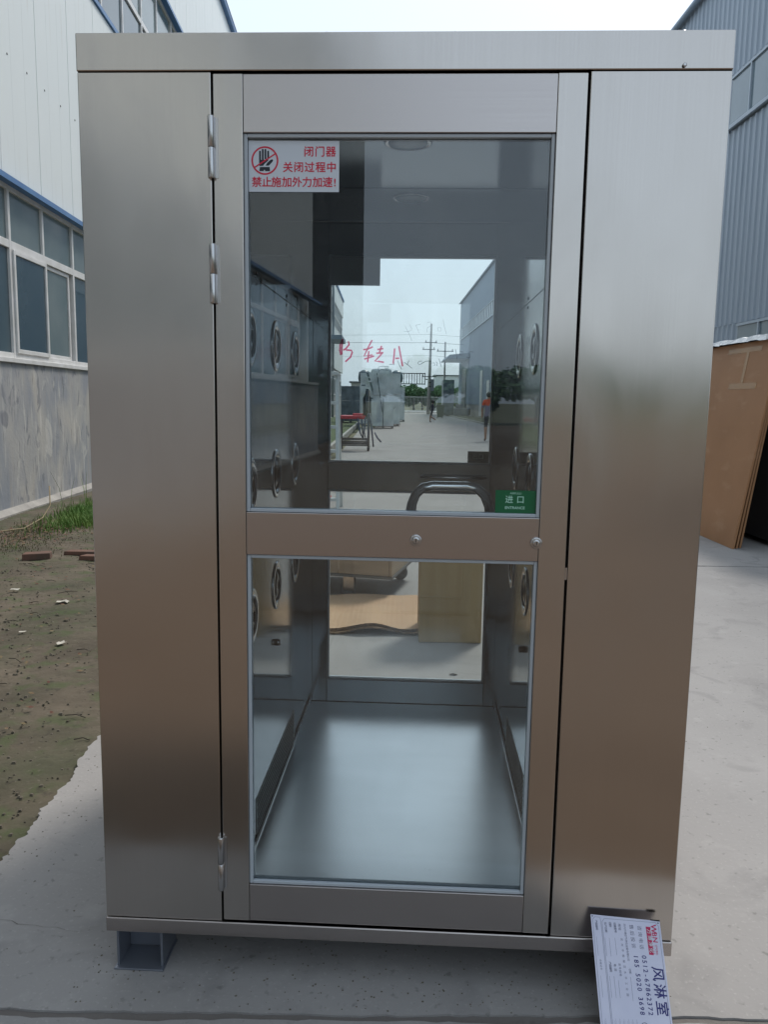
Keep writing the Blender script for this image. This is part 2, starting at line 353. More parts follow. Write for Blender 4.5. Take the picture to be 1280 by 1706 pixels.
for (u, v, a, l, w_, h, lb) in ((-2.88,6.58,.35,.23,.12,.05,'broken reddish brick alone on the dirt, left of the two slabs'),
                             (-2.52,6.80,-.03,.42,.11,.030,'long flat brown brick slab lying farther from the camera'),
                             (-2.34,6.58,-.06,.36,.10,.035,'brown brick slab lying nearer the camera, partly behind the cabinet')):
    b = MB(M['brick']); P = [(-l/2,-w_/2,0),(l/2*.9,-w_/2,0),(l/2,w_/2,0),(-l/2*.85,w_/2*.8,0)]
    b.hexa([(x,y,-.005) for x,y,_ in P] + [(x*.97,y*.95,h) for x,y,_ in P])
    tag(b.build('brick', loc=S(u,v,-.015), rz=SA+a, bevel=.006), lb, 'brick')
M['paper'] = mat('scrap_paper', (.45,.42,.36), .8)
for (u, v, a, s_, lb) in ((-2.09,5.13,.2,.075,'largest pale paper scrap, midway across the dirt'),(-2.9,5.9,1.,.05,'pale scrap of litter near the left edge, behind the others'),
                          (-2.55,5.45,.1,.06,'thin pale strip of litter left of the largest paper scrap'),(-2.05,4.45,.5,.04,'tiny crumpled pale scrap in front of the largest paper scrap'),(-1.75,4.25,.9,.05,'crumpled grey-white scrap close to the cabinet corner')):
    b = MB(M['paper']); G = [[b.bm.verts.new(((i-1.5)*s_*.33 + random.uniform(-.1,.1)*s_, (j-1)*s_*.3, random.uniform(0,.16)*s_)) for i in range(4)] for j in range(3)]
    for j in range(2):
        for i in range(3): b.bm.faces.new([G[j][i],G[j][i+1],G[j+1][i+1],G[j+1][i]])
    tag(b.build('paper_scrap', loc=S(u,v,-.008), rz=SA+a), lb, 'litter')
M['vine'] = mat('dry_stem', (.28,.22,.13), .8)
b = MB(M['vine']); b.tube([(-3.66,8.75,.35),(-3.62,8.65,.15),(-3.60,8.4,.05),(-3.62,8.0,.0),(-3.9,7.7,-.01),(-3.7,7.2,-.01)], .007, 6)
tag(b.build('withered_plant', loc=S(0,0), rz=SA), 'curved dry stem drooping from the stained wall to the dirt', 'dry plant')

# ------------------------------------------------------------------ left building: white panels over a stained plaster base
M['plaster'] = mat('stained_plaster', (.27,.285,.31), .9, col2=(.42,.40,.37), scale=(1.6,1.6,.9), detail=10, bump=.003, bscale=(20,20,20), distortion=.6)
add_mottle(M['plaster'], (.20,.225,.275), (2.2,2.2,1.0), .50, .68, .6, .6)
add_mottle(M['plaster'], (.36,.31,.24), (5,5,.5), .56, .72, .5)
add_mottle(M['plaster'], (.62,.60,.56), (14,14,1.6), .58, .72, .6)
add_mottle(M['plaster'], (.10,.10,.10), (22,22,3), .60, .72, .6)
add_mottle(M['plaster'], (.13,.14,.17), (4,4,2), .58, .66, .6, 1.5)
add_mottle(M['plaster'], (.55,.53,.49), (3,3,2), .60, .68, .6, 1.0)
M['panel'] = mat('white_wall_panel', (.70,.735,.72), .45, col2=(.74,.77,.75), scale=(.6,.6,.25), detail=5, bump=.0006, bscale=(2,2,.4))
add_mottle(M['panel'], (.48,.44,.36), (9,9,.7), .62, .78, .35)
M['blue'] = mat('blue_flashing', (.04,.14,.33), .4, col2=(.06,.18,.38), scale=(4,4,4))
M['frame_w'] = mat('white_window_frame', (.72,.71,.70), .4, col2=(.62,.61,.58), scale=(5,5,5))
M['pane'] = mat('dusty_pane', (.12,.165,.17), .10, spec=.7, roughvar=.05, scale=(1.2,1.2,1.2), col2=(.17,.21,.21))
M['pane_dark'] = mat('dark_pane', (.035,.068,.09), .04, spec=.8, col2=(.07,.105,.12), scale=(.8,.8,.8))
M['roof'] = mat('roof_sheet', (.10,.2,.36), .5)
LA = .0772                                               # this workshop stands slightly askew to the yard
V0, V1 = -17.0, 30.0; MOD = 2.05; VW0 = 9.60 - MOD*14; PW = 1.12
LB = thing('factory_building', (CX - 4.0*math.cos(LA), CY - 4.0*math.sin(LA), 0), 'white panelled workshop with blue flashings, ribbon windows and stained plaster base', 'building', rz=LA)
def wall_base(parent, v0, v1):
    b = MB(M['plaster']); b.box(-.24, 0, v0, v1, -.2, 1.70); b.build('plinth', parent)
    b = MB(M['foot_c']); b.box(-.2, .085, v0, v1, -.2, -.005); b.hexa([(0,v0,-.005),(.085,v0,-.005),(.085,v1,-.005),(0,v1,-.005),(0,v0,.05),(.012,v0,.05),(.012,v1,.05),(0,v1,.05)]); b.build('footing', parent)
    b = MB(M['frame_w']); b.box(-.22, .03, v0, v1, 1.701, 1.755); b.build('sill', parent, bevel=.005)
wall_base(LB, V0, V1)
pproto = {}
def wall_panels(parent, z0, z1, v0, v1):
    if (z0, z1) not in pproto:
        b = MB(M['panel']); b.box(-.20, 0, .005, PW-.005, z0, z1)
        for q in (.37, .74): b.box(-.1, .0008, q-.004, q+.004, z0+.002, z1-.002)
        first = b.build('wall_panel', parent, bevel=.004); pproto[(z0, z1)] = first; first.location = (0, v0, 0)
    else: first = dupm(pproto[(z0, z1)], parent, (0, v0, 0))
    for i in range(1, int((v1-v0)/PW)): dupm(first, parent, (0, v0 + PW*i, 0))
PV0 = 9.45 - PW*23
wall_panels(LB, 3.80, 7.10, PV0, V1); wall_panels(LB, 9.20, 12.25, PV0, V1)
M['screw'] = mat('screw_head', (.2,.2,.19), .5, .5)
for i in range(9):
    b = MB(M['screw']); b.lathe((0,0,0), (1,0,0), [(.014,0),(.012,.004),(0,.006)], 8)
    o = b.build('screw', LB); o.location = (.001, 8.65 + .54*i, 5.12)
for z, zz in ((3.73, 3.73), (9.14, 9.14)):
    b = MB(M['blue']); b.hexa([(-.1,V0,z-.03),(.10,V0,z-.05),(.10,V1,z-.05),(-.1,V1,z-.03),(-.1,V0,z+.06),(.10,V0,z+.01),(.10,V1,z+.01),(-.1,V1,z+.06)]); b.build('flashing', LB)
b = MB(M['blue']); b.box(-.1,.03,V0,V1,7.102,7.17); b.build('flashing', LB)
b = MB(M['blue']); b.box(-.3,.12,V0,V1,12.25,12.37); b.hexa([(-.3,V0,12.37),(.14,V0,12.37),(.14,V1,12.37),(-.3,V1,12.37),(-9,V0,13.8),(-8.9,V0,13.9),(-8.9,V1,13.9),(-9,V1,13.8)]); b.build('roof', LB)
def shell(parent, v0, v1, h):
    b = MB(M['panel']); b.box(-16,-.25,v0,v0+.2,-.2,h); b.box(-16,-.25,v1-.2,v1,-.2,h); b.box(-16,-15.8,v0+.2,v1-.2,-.2,h); b.box(-15.7,-.3,v0+.3,v1-.3,h-.1,h-.01); b.build('end_wall', parent)
    b = MB(M['black']); b.box(-.9,-.7,v0+.3,v1-.3,1,h-.1); b.build('inner_dark', parent)
shell(LB, V0, V1, 12.24)
def window(z0, zt, z1, slide, W):
    b = MB(M['frame_w']); h = W/2; T = .06
    b.box(-.09,-.02, 0, T, z0, z1); b.box(-.09,-.02, T, W, z0, z0+T); b.box(-.09,-.02, T, W, z1-T, z1)
    b.box(-.09,-.021, T, W, zt-.045, zt+.045); b.box(-.09,-.022, h-.028, h+.028, zt+.045, z1-T)
    if not slide: b.box(-.09,-.022, h-.028, h+.028, z0+T, zt-.045)
    else:
        for (a0, a1, x) in ((T+.01, h+.03, .0), (h+.03, W-.09, -.045)):
            for (p, q, r_, s_) in ((a0,a0+.05,z0+.06,zt-.05),(a1-.05,a1,z0+.06,zt-.05)): b.box(x-.035, x, p, q, r_, s_)
            for (r_, s_) in ((z0+.06,z0+.11),(zt-.10,zt-.05)): b.box(x-.034, x-.001, a0+.05, a1-.05, r_, s_)
    f = b.build('window', None, bevel=.004)
    def pane(p, q, r_, s_, x, mt): MB(mt).box(x-.006, x, p, q, r_, s_).build('pane', f)
    pane(T,h-.02,zt+.03,z1-T+.005,-.05,M['pane']); pane(h+.02,W,zt+.03,z1-T+.005,-.05,M['pane'])
    if slide:
        pane(T+.055,h-.015,z0+.105,zt-.095,-.018,M['pane_dark']); pane(h+.075,W-.135,z0+.105,zt-.095,-.062,M['pane'])
    else:
        pane(T,h-.02,z0+T-.005,zt-.03,-.05,M['pane_dark']); pane(h+.02,W,z0+T-.005,zt-.03,-.05,M['pane_dark'])
    return f
def band(parent, protos_, vstart, W, v0, v1):
    k = 0; v = vstart
    while v > v0 + W: v -= W; k += 1
    while v + W <= v1:
        proto = protos_[k % len(protos_)]; c = dupm(proto, parent, (0, v, 0)); c.name = 'window'
        for ch in proto.children: dupm(ch, c)
        v += W; k += 1
wa = window(1.756, 3.04, 3.70, True, MOD); wb = window(1.756, 3.04, 3.70, False, MOD); wc = window(7.172, 8.04, 9.105, False, 2.36)
band(LB, (wa, wb), 9.60, MOD, V0, V1); band(LB, (wc,), 13.31, 2.36, V0, V1)
DH = thing('added_dark_hall', S(-4.3, 0), 'dark windowless hall added behind the camera, seen only as a reflection', 'building', rz=SA)  # unseen hall, added to darken the reflection in the front glass
M['dark_wall'] = mat('dark_sheet_wall', (.035,.045,.055), .7)
b = MB(M['dark_wall']); b.box(-14, 0, -33, -19, -.2, 13); b.build('walls', DH)
b = MB(M['roof']); b.hexa([(-14.3,-33.3,13.002),(.3,-33.3,13.002),(.3,-18.7,13.002),(-14.3,-18.7,13.002),(-8,-33.3,15),(-6,-33.3,15),(-6,-18.7,15),(-8,-18.7,15)]); b.build('roof', DH)
# a second workshop further along the yard
FB = thing('factory_building', S(-4.05, 0), 'farther pale workshop beyond the first, at the left edge of the view through the cabinet', 'building', rz=SA)
wall_base(FB, 34, 79); wall_panels(FB, 3.86, 7.10, 34, 79); shell(FB, 34, 79, 10.6)
b = MB(M['panel']); b.box(-.2, .0, 34, 79, 9.1, 10.6); b.build('parapet', FB)
b = MB(M['blue']); b.box(-.3, .1, 34, 79, 10.602, 10.75); b.build('roof', FB)
band(FB, (wb,), 36, MOD, 35, 79); band(FB, (wc,), 36, 2.36, 35, 79)
for p in (wa, wb, wc):
    for ch in list(p.children): bpy.data.objects.remove(ch)
    bpy.data.objects.remove(p)
M['pipe'] = mat('grey_downpipe', (.30,.33,.35), .5)
b = MB(M['pipe']); b.tube([(.12,62,0),(.12,62,9.5),(.05,62,10.6)], .09, 8); b.build('downpipe', FB)
M['canopy'] = mat('canopy_sheet', (.14,.20,.25), .5)
b = MB(M['canopy']); b.box(0,1.0,58,63,5.6,5.9); b.build('canopy', FB)

# ------------------------------------------------------------------ right building: blue-grey corrugated hall
M['corr'] = mat('blue_grey_sheeting', (.31,.365,.43), .42, col2=(.34,.395,.46), scale=(.4,.4,.1), detail=6)
add_mottle(M['corr'], (.20,.25,.31), (6,6,.4), .55, .7, .5)
UR = 8.1; RV0, RV1 = -1.5, 88.0
RB = thing('warehouse', S(UR, 0), 'tall blue-grey corrugated metal warehouse with ribbon windows', 'building', rz=SA)
def corrugated(z0, z1, v0=RV0, v1=RV1):
    b = MB(M['corr']); P = .28; prof = []; v = v0
    while v < v1 - .001:
        for dv_, x in ((0,0),(.16,0),(.19,-.035),(.25,-.035)):
            if v + dv_ <= v1: prof.append((x, v+dv_))
        v += P
    prof.append((0, v1))
    lo = [b.bm.verts.new((x, y, z0)) for x, y in prof]; hi = [b.bm.verts.new((x, y, z1)) for x, y in prof]
    for i in range(len(prof)-1): b.bm.faces.new([lo[i], hi[i], hi[i+1], lo[i+1]])
    return b.build('wall_sheeting', RB)
corrugated(3.22, 7.70); corrugated(9.0, 11.7)
corrugated(1.1, 3.22, 18.8, RV1)
corrugated(7.70, 9.0, 20.08, 48); corrugated(7.7, 9.0, 86.6, RV1)
b = MB(M['kerb']); b.box(0.02,.3,RV0,RV1,-.2,1.1); b.build('base_wall', RB)
b = MB(M['corr']); b.box(.04,.3,RV0,RV1,1.1,11.65); b.box(.3,22,RV1-.3,RV1,-.2,11.65); b.box(.3,22,RV0,RV0+.3,-.2,11.65); b.build('wall_core', RB)
b = MB(M['corr']); b.box(-.12,.10,RV0,RV1,11.7,11.85); b.hexa([(-.1,RV0,11.85),(22,RV0,11.85),(22,RV1,11.85),(-.1,RV1,11.85),(0,RV0,11.9),(22,RV0,13.4),(22,RV1,13.4),(0,RV1,11.9)]); b.build('roof', RB)
M['gutter'] = mat('gutter_metal', (.30,.37,.45), .4)
b = MB(M['gutter']); b.tube([(-.16,RV0,11.70),(-.16,RV1,11.70)], .07, 8); b.build('gutter', RB)
M['frame_b'] = mat('pale_blue_frame', (.38,.44,.50), .4)
M['pane_b'] = mat('blue_pane', (.13,.18,.21), .08, spec=.8, col2=(.17,.22,.25), scale=(.8,.8,.8))
def rwin(z0, z1, w_, sub=0):
    b = MB(M['frame_b']); b.box(-.06,.03,0,.05,z0,z1); b.box(-.06,.03,.05,w_,z0,z0+.09); b.box(-.06,.03,.05,w_,z1-.06,z1); b.box(-.12,-.06,0,w_,z0-.04,z0+.03)
    f = b.build('window', RB); p = MB(M['pane_b']).box(-.02,-.012,.05,w_,z0+.09,z1-.06).build('pane', f); return f, p
f0, p0 = rwin(7.78, 8.96, 1.07)
def rep(f, p, v):
    c = dupm(f, RB, (0, v, 0)); dupm(p, c); return c
f0.location.y = 18.95
for i in range(1, 19): rep(f0, p0, 18.95 - 1.07*i)
for i in range(36): rep(f0, p0, 48 + 1.07*i)
f1, p1_ = rwin(1.5, 3.2, 1.1); f1.location.y = 17.65
for i in range(1, 17): rep(f1, p1_, 17.65 - 1.1*i)
M['door_dark'] = mat('dark_door', (.03,.045,.055), .4)
b = MB(M['door_dark']); b.box(-.06,.02,80,84,.02,4.6); b.build('door', RB)
b = MB(M['canopy']); b.hexa([(-2.2,77.5,5.4),(0,77.5,5.4),(0,86,5.4),(-2.2,86,5.4),(-1.9,77.5,5.75),(0,77.5,5.95),(0,86,5.95),(-1.9,86,5.75)]); b.build('canopy', RB)
for v in (62, 66.5):
    b = MB(M['frame_w']); b.box(-.1,-.04,v,v+1.4,.2,3.0+(v-62)*.2); b.build('pale_board', RB)
b = MB(M['pipe']); b.tube([(-.14,57,.1),(-.14,57,3.2)], .07, 8, M['frame_w']); b.build('downpipe', RB)

# marker strokes on the rear pane, as (x, z) points
RED= [[(0.404, 1.564), (0.395, 1.542), (0.394, 1.52), (0.398, 1.503)], [(0.405, 1.561), (0.401, 1.53), (0.402, 1.505)], [(0.426, 1.554), (0.429, 1.542), (0.417, 1.527), (0.407, 1.521)], [(0.417, 1.522), (0.438, 1.521), (0.441, 1.513), (0.435, 1.496), (0.415, 1.478)], [(0.516, 1.56), (0.504, 1.538), (0.486, 1.5), (0.518, 1.505)], [(0.483, 1.524), (0.499, 1.526), (0.519, 1.535)], [(0.504, 1.519), (0.5, 1.477)], [(0.487, 1.489), (0.504, 1.494), (0.524, 1.501)], [(0.536, 1.525), (0.559, 1.529)], [(0.552, 1.539), (0.544, 1.512)], [(0.532, 1.511), (0.559, 1.514)], [(0.555, 1.513), (0.542, 1.497), (0.527, 1.482), (0.544, 1.481), (0.562, 1.478)], [(0.602, 1.53), (0.6, 1.503), (0.597, 1.473)], [(0.618, 1.539), (0.621, 1.522), (0.625, 1.503), (0.633, 1.464)], [(0.605, 1.493), (0.62, 1.494)]]
BLK= [[(0.582, 1.471), (0.602, 1.47), (0.599, 1.481)], [(0.613, 1.486), (0.62, 1.469), (0.63, 1.452)], [(0.639, 1.479), (0.654, 1.469), (0.669, 1.457)], [(0.657, 1.486), (0.65, 1.469)], [(0.542, 1.46), (0.555, 1.463), (0.58, 1.462)], [(0.565, 1.456), (0.58, 1.457)], [(0.54, 1.458), (0.544, 1.444), (0.552, 1.451), (0.58, 1.449)], [(0.707, 1.484), (0.696, 1.484), (0.69, 1.477), (0.696, 1.47), (0.707, 1.476), (0.71, 1.48)], [(0.71, 1.477), (0.718, 1.484), (0.732, 1.485), (0.741, 1.483)], [(0.744, 1.477), (0.752, 1.48), (0.755, 1.469), (0.75, 1.468)], [(0.758, 1.483), (0.764, 1.478), (0.762, 1.466)], [(0.77, 1.494), (0.775, 1.478), (0.78, 1.464)], [(0.831, 1.53), (0.835, 1.512), (0.838, 1.493)], [(0.847, 1.523), (0.858, 1.521), (0.857, 1.512), (0.85, 1.508), (0.846, 1.515)], [(0.899, 1.521), (0.882, 1.521), (0.887, 1.51), (0.886, 1.499), (0.873, 1.501)]]
GRY= [[(0.641, 1.611), (0.654, 1.587), (0.666, 1.56)], [(0.657, 1.619), (0.666, 1.601), (0.654, 1.593), (0.635, 1.593)], [(0.68, 1.617), (0.693, 1.588)], [(0.68, 1.617), (0.698, 1.62)], [(0.723, 1.627), (0.735, 1.63), (0.738, 1.616), (0.727, 1.61), (0.721, 1.602), (0.724, 1.591)], [(0.762, 1.608), (0.774, 1.609), (0.775, 1.596), (0.764, 1.596), (0.762, 1.608)], [(0.782, 1.638), (0.787, 1.614), (0.795, 1.586)]]

# ------------------------------------------------------------------ the air shower cabinet
CAB = thing('air_shower', (0, 0, 0), 'stainless steel air shower cabinet with glazed doors standing on the concrete', 'air shower')
ST, SH = M['steel'], M['steel_h']
W, D = 1.30, 1.42
b = MB(SH)
b.box(0, W, -.004, .05, .100, .1345); b.box(0, W, D-.05, D+.004, .100, .1345); b.box(.001, .05, .05, D-.05, .1, .134); b.box(W-.05, W-.001, .05, D-.05, .1, .134)
b.box(.05, W-.05, .05, D-.05, .108, .128, M['foot']); b.build('base_frame', CAB, bevel=.002)
def foot(x, y, sx, sy):
    b = MB(M['foot']); 
    b.box(0, .006, 0, .10, .004, .0995); b.box(.104, .110, 0, .10, .004, .0995); b.box(.006, .104, .07, .076, .006, .099)
    b.box(-.004, .114, -.012, .10, 0, .0045); b.box(.006, .104, .0, .1, .0935, .0985)
    o = b.build('foot', CAB, bevel=.0015); o.location = (x, y, 0); o.scale = (sx, sy, 1); return o
foot(.018, .01, 1, 1); foot(W-.018, .01, -1, 1); foot(.018, D-.01, 1, -1); foot(W-.018, D-.01, -1, -1)
def column(x0, x1):
    b = MB(ST); b.box(x0, x1, 0, .034, .136, 1.9805); return b.build('front_panel', CAB, bevel=.0018)
column(.0005, .2725); column(1.0275, W-.0005)
def rcolumn(x0, x1):
    b = MB(ST); b.box(x0, x1, D-.034, D, .136, 1.9805); return b.build('rear_panel', CAB, bevel=.0018)
rcolumn(.0005, .2795); rcolumn(1.0305, W-.0005)
b = MB(ST); b.box(.001, .018, .035, D-.035, .136, 1.98); b.build('side_panel', CAB)
b = MB(ST); b.box(W-.018, W-.001, .035, D-.035, .136, 1.98); b.build('side_panel', CAB)
b = MB(ST); b.box(0, W, -.003, .05, 1.9812, 2.053); b.box(0, W, D-.05, D+.005, 1.9825, 2.053); b.box(0, .05, .05, D-.05, 1.9825, 2.053); b.box(W-.05, W, .05, D-.05, 1.9825, 2.053)
b.build('header', CAB, bevel=.002)
b = MB(ST); b.box(.052, W-.052, .052, D-.052, 2.02, 2.045); b.build('roof', CAB)
for x in (.505, .76, 1.205):
    b = MB(M['satin']); b.lathe((x, .012, 2.053), (0,0,1), [(.006,0),(.006,.003),(.003,.005)], 10); b.build('screw', CAB)
b = MB(M['satin']); b.lathe((1.205, -.005, 1.988), (0,-1,0), [(.004,0),(.004,.002),(.002,.003)], 10); b.build('screw', CAB)
b = MB(M['rubber'])                                      # dark gasket behind the door gap
b.box(.2635, .292, .036, .050, .130, 1.99); b.box(1.008, 1.038, .036, .050, .130, 1.99); b.box(.292, 1.008, .036, .050, 1.966, 1.99); b.box(.292, 1.008, .036, .050, .1385, .150)
b.build('gasket', CAB)
b = MB(SH); b.box(.28, 1.03, .052, 1.366, .128, .1395); b.build('floor_plate', CAB)
bpy.data.objects['floor_plate'].data.materials[0] = M['steel_floor']
b = MB(M['black']); b.lathe((.845,.17,.1397), (0,0,1), [(.003,0),(.002,.001)], 6); b.build('speck', CAB)
b = MB(M['twig'])
for i in range(110):
    x, y, r = random.uniform(.31,1.0), random.uniform(.07,1.3), random.uniform(.0004,.0013); b.face([(x-r,y-r*.6,.1398),(x+r,y-r,.1398),(x+r*.7,y+r,.1398),(x-r,y+r*.8,.1398)])
b.build('floor_dust', CAB)['kind'] = 'stuff'
b = MB(M['steel_ceil_shade']); b.box(.28, 1.03, .052, 1.366, 1.985, 1.995); b.build('ceiling_plate', CAB)
b = MB(M['steel_ceil_shade']); b.box(.262, .28, .0505, 1.38, 1.985, 2.02); b.box(1.03, 1.048, .0505, 1.38, 1.985, 2.02); b.box(.28, 1.03, .9, .905, 1.983, 1.985, M['rubber']); b.build('ceiling_edge', CAB)
for y in (.46, 1.02):
    o = MB(M['led']).lathe((.66, y, 1.9845), (0,0,-1), [(.052,0),(.050,.002),(.03,.003),(0,.0035)], 28).build('lens', None)
    r = MB(M['satin']).lathe((.66, y, 1.9847), (0,0,-1), [(.062,0),(.062,.0015),(.055,.003),(.0535,.001)], 28).build('downlight', CAB); o.parent = r
# inner walls with air nozzles, return grilles and trims
def inner_wall(side):
    if side == 'L': x, sx = .28, 1
    else: x, sx = 1.03, -1
    b = MB(M['steel_shade'])
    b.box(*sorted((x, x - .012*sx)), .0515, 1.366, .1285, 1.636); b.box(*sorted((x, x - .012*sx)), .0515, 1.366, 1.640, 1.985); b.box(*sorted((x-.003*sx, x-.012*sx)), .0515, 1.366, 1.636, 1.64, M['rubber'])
    wl = b.build('inner_wall', CAB)
    b = MB(M['chrome']).lathe((0,0,0), (sx,0,0), [(.073,0),(.0735,.002),(.069,.0045),(.058,.0045),(.050,.001),(.047,-.010)], 36)
    b.lathe((0,0,0), (sx,0,0), [(.0465,-.008),(.040,.000),(.028,.004),(.016,.006),(.015,-.002),(.0,-.003)], 30, M['ball'])
    first = b.build('nozzle', wl)
    ys = (.315, .675, 1.03)
    k = 0
    for z in (1.487, 1.115, .775):
        for y in ys:
            o = first if k == 0 else dupm(first, wl)
            o.location = (x, y, z); o.rotation_euler = (random.uniform(-.3,.3), 0, 0); k += 1
    for y in (.40, .86):
        for z in (1.625, 1.652):
            b = MB(M['rubber']).lathe((x, y, z), (sx,0,0), [(.005,0),(.004,.002),(0,.003)], 8); b.build('screw', wl)
    b = MB(M['grille']); b.box(*sorted((x + .0005*sx, x + .002*sx)), .35, 1.0, .150, .250); g = b.build('return_grille', wl)
    b = MB(M['black'])
    for i in range(43):
        for j in range(7):
            yy = .362 + .0146*i + (.0073 if j % 2 else 0); zz = .159 + .0136*j; r = .0056; X = x + .0023*sx
            b.face([(X, yy + r*math.cos(a), zz + r*math.sin(a)) for a in (0,1.05,2.09,3.14,4.19,5.24)])
    o = b.build('grille_holes', wl); o['kind'] = 'stuff'
    b = MB(M['satin']); b.box(*sorted((x + .0003*sx, x + .009*sx)), .055, 1.362, .1398, .1440); b.box(*sorted((x + .0003*sx, x + .0025*sx)), .055, 1.362, .1441, .1478, M['rubber']); b.build('floor_trim', wl)
    b = MB(M['satin'] if side == 'L' else M['rubber']); b.lathe((x, .66, .60), (sx,0,0), [(.010,0),(.010,.012),(.006,.014)], 14); b.build('sensor', wl)
    b = MB(M['steel_shade']); b.box(*sorted((x + .0003*sx, x + .014*sx)), 1.345, 1.365, .140, 1.982); b.build('rear_trim', wl)
M['grille'] = mat('grille_sheet', (.80,.81,.80), .5, .1)
M['steel_r_shade'] = mat('shaded_rear_rail_steel', (.22,.25,.27), .25, 1, aniso=.6, tangent=(1,0,0), col2=(.235,.265,.285), scale=(1.5,400,420))  # darkened twin of the front rail steel, shade mixed into the colour
M['ball'] = mat('dark_chrome_ball', (.05,.06,.075), .12, 1)
inner_wall('L'); inner_wall('R')

def rim(b, x0, x1, z0, z1, t, y0, y1, mt):               # a rectangular frame, mitre-free
    b.box(x0, x0+t, y0, y1, z0, z1, mt); b.box(x1-t, x1, y0, y1, z0, z1, mt)
    b.box(x0+t, x1-t, y0, y1, z0, z0+t, mt); b.box(x0+t, x1-t, y0, y1, z1-t, z1, mt)
def door(front):
    if front: xs = (.2768, .3372, .9640, 1.0222); y0, y1 = 0.0, .032; Z = (.1400, .230, .9995, 1.0935, 1.8650, 1.9768)
    else: xs = (.2905, .3530, .9765, 1.0285); y0, y1 = 1.372, 1.404; Z = (.1325, .2308, .9908, 1.097, 1.866, 1.9785)
    dr = MB(M['rubber']).box(xs[0]+.004, xs[0]+.008, y0+.006, y1-.004, Z[0]+.02, Z[5]-.02).build('front_door' if front else 'rear_door', CAB)
    a, c = (y0, y1); SS, SR = (ST, SH) if front else (M['steel_shade'], M['steel_r_shade'])
    MB(SS).box(xs[0], xs[1]-.0005, a, c, Z[0], Z[5]).build('stile', dr, bevel=.0012)
    MB(SS).box(xs[2]+.0005, xs[3], a, c, Z[0], Z[5]).build('stile', dr, bevel=.0012)
    for z0, z1 in ((Z[0], Z[1]), (Z[2], Z[3]), (Z[4], Z[5])):
        MB(SR).box(xs[1]+.0003, xs[2]-.0003, a+.0006, c-.0006, z0+.0005, z1-.0005).build('rail', dr, bevel=.0012)
    gy = a + .014
    for z0, z1 in ((Z[1], Z[2]), (Z[3], Z[4])):
        MB(M['glass']).box(xs[1]+.0005, xs[2]-.0005, gy, gy+.005, z0+.0002, z1-.0002).build('pane', dr)
        b = MB(M['bead']); rim(b, xs[1], xs[2], z0, z1, .0075, gy-.009, gy-.0005, None); b.build('glazing_bead', dr, bevel=.0015)
        b = MB(M['bead']); rim(b, xs[1], xs[2], z0, z1, .0075, gy+.0055, gy+.013, None); b.build('glazing_bead', dr)
    return dr, gy
fd, gy = door(True)
rd, gy2 = door(False)
b = MB(M['satin']); b.box(.296, 1.026, 1.368, 1.371, .1215, .1300); b.build('threshold', CAB)
for z0, z1 in ((1.775, 1.895), (1.528, 1.647), (.217, .346)):
    b = MB(M['satin']); zm = (z0+z1)/2
    b.lathe((.2735, -.006, z0), (0,0,1), [(.0062,0),(.0070,.002),(.0070,zm-z0-.0012),(.0062,zm-z0)], 18)
    b.lathe((.2735, -.006, zm+.0005), (0,0,1), [(.0062,0),(.0070,.001),(.0070,z1-zm-.002),(.0062,z1-zm)], 18)
    b.box(.276, .2865, -.0018, -.0002, z0+.002, z1-.002)
    b.build('hinge', CAB)
def lock(x, z):
    b = MB(M['satin']); b.lathe((x, .0004, z), (0,-1,0), [(.0125,0),(.0125,.003),(.0105,.005),(.0085,.003),(.008,.004),(.0065,.0062),(.0045,.0062)], 28)
    b.box(x-.0008, x+.0008, -.0072, -.0066, z-.0035, z+.0035, M['black']); b.build('lock', fd)
lock(.703, 1.040); lock(.9585, 1.040)
b = MB(M['satin']); b.box(1.0215, 1.0265, .0005, .006, .962, .988); b.box(1.0228, 1.0252, -.0004, .0005, .966, .984, M['steel']); b.build('strike_plate', CAB)
b = MB(M['chrome']); b.tube([(.690,.034,1.084),(.690,.050,1.092),(.692,.072,1.108),(.700,.092,1.128),(.716,.105,1.142),(.738,.110,1.146),(.816,.110,1.146),(.838,.105,1.142),(.854,.092,1.128),(.862,.072,1.108),(.864,.050,1.092),(.864,.034,1.084)], [.0130,.0120]+[.0108]*8+[.0120,.0130], 16); b.build('handle', fd)
b = MB(M['chrome']); b.tube([(.715,1.371,1.050),(.715,1.35,1.050),(.722,1.340,1.05),(.95,1.340,1.05),(.957,1.35,1.05),(.957,1.371,1.05)], .006, 12); b.build('handle', rd)

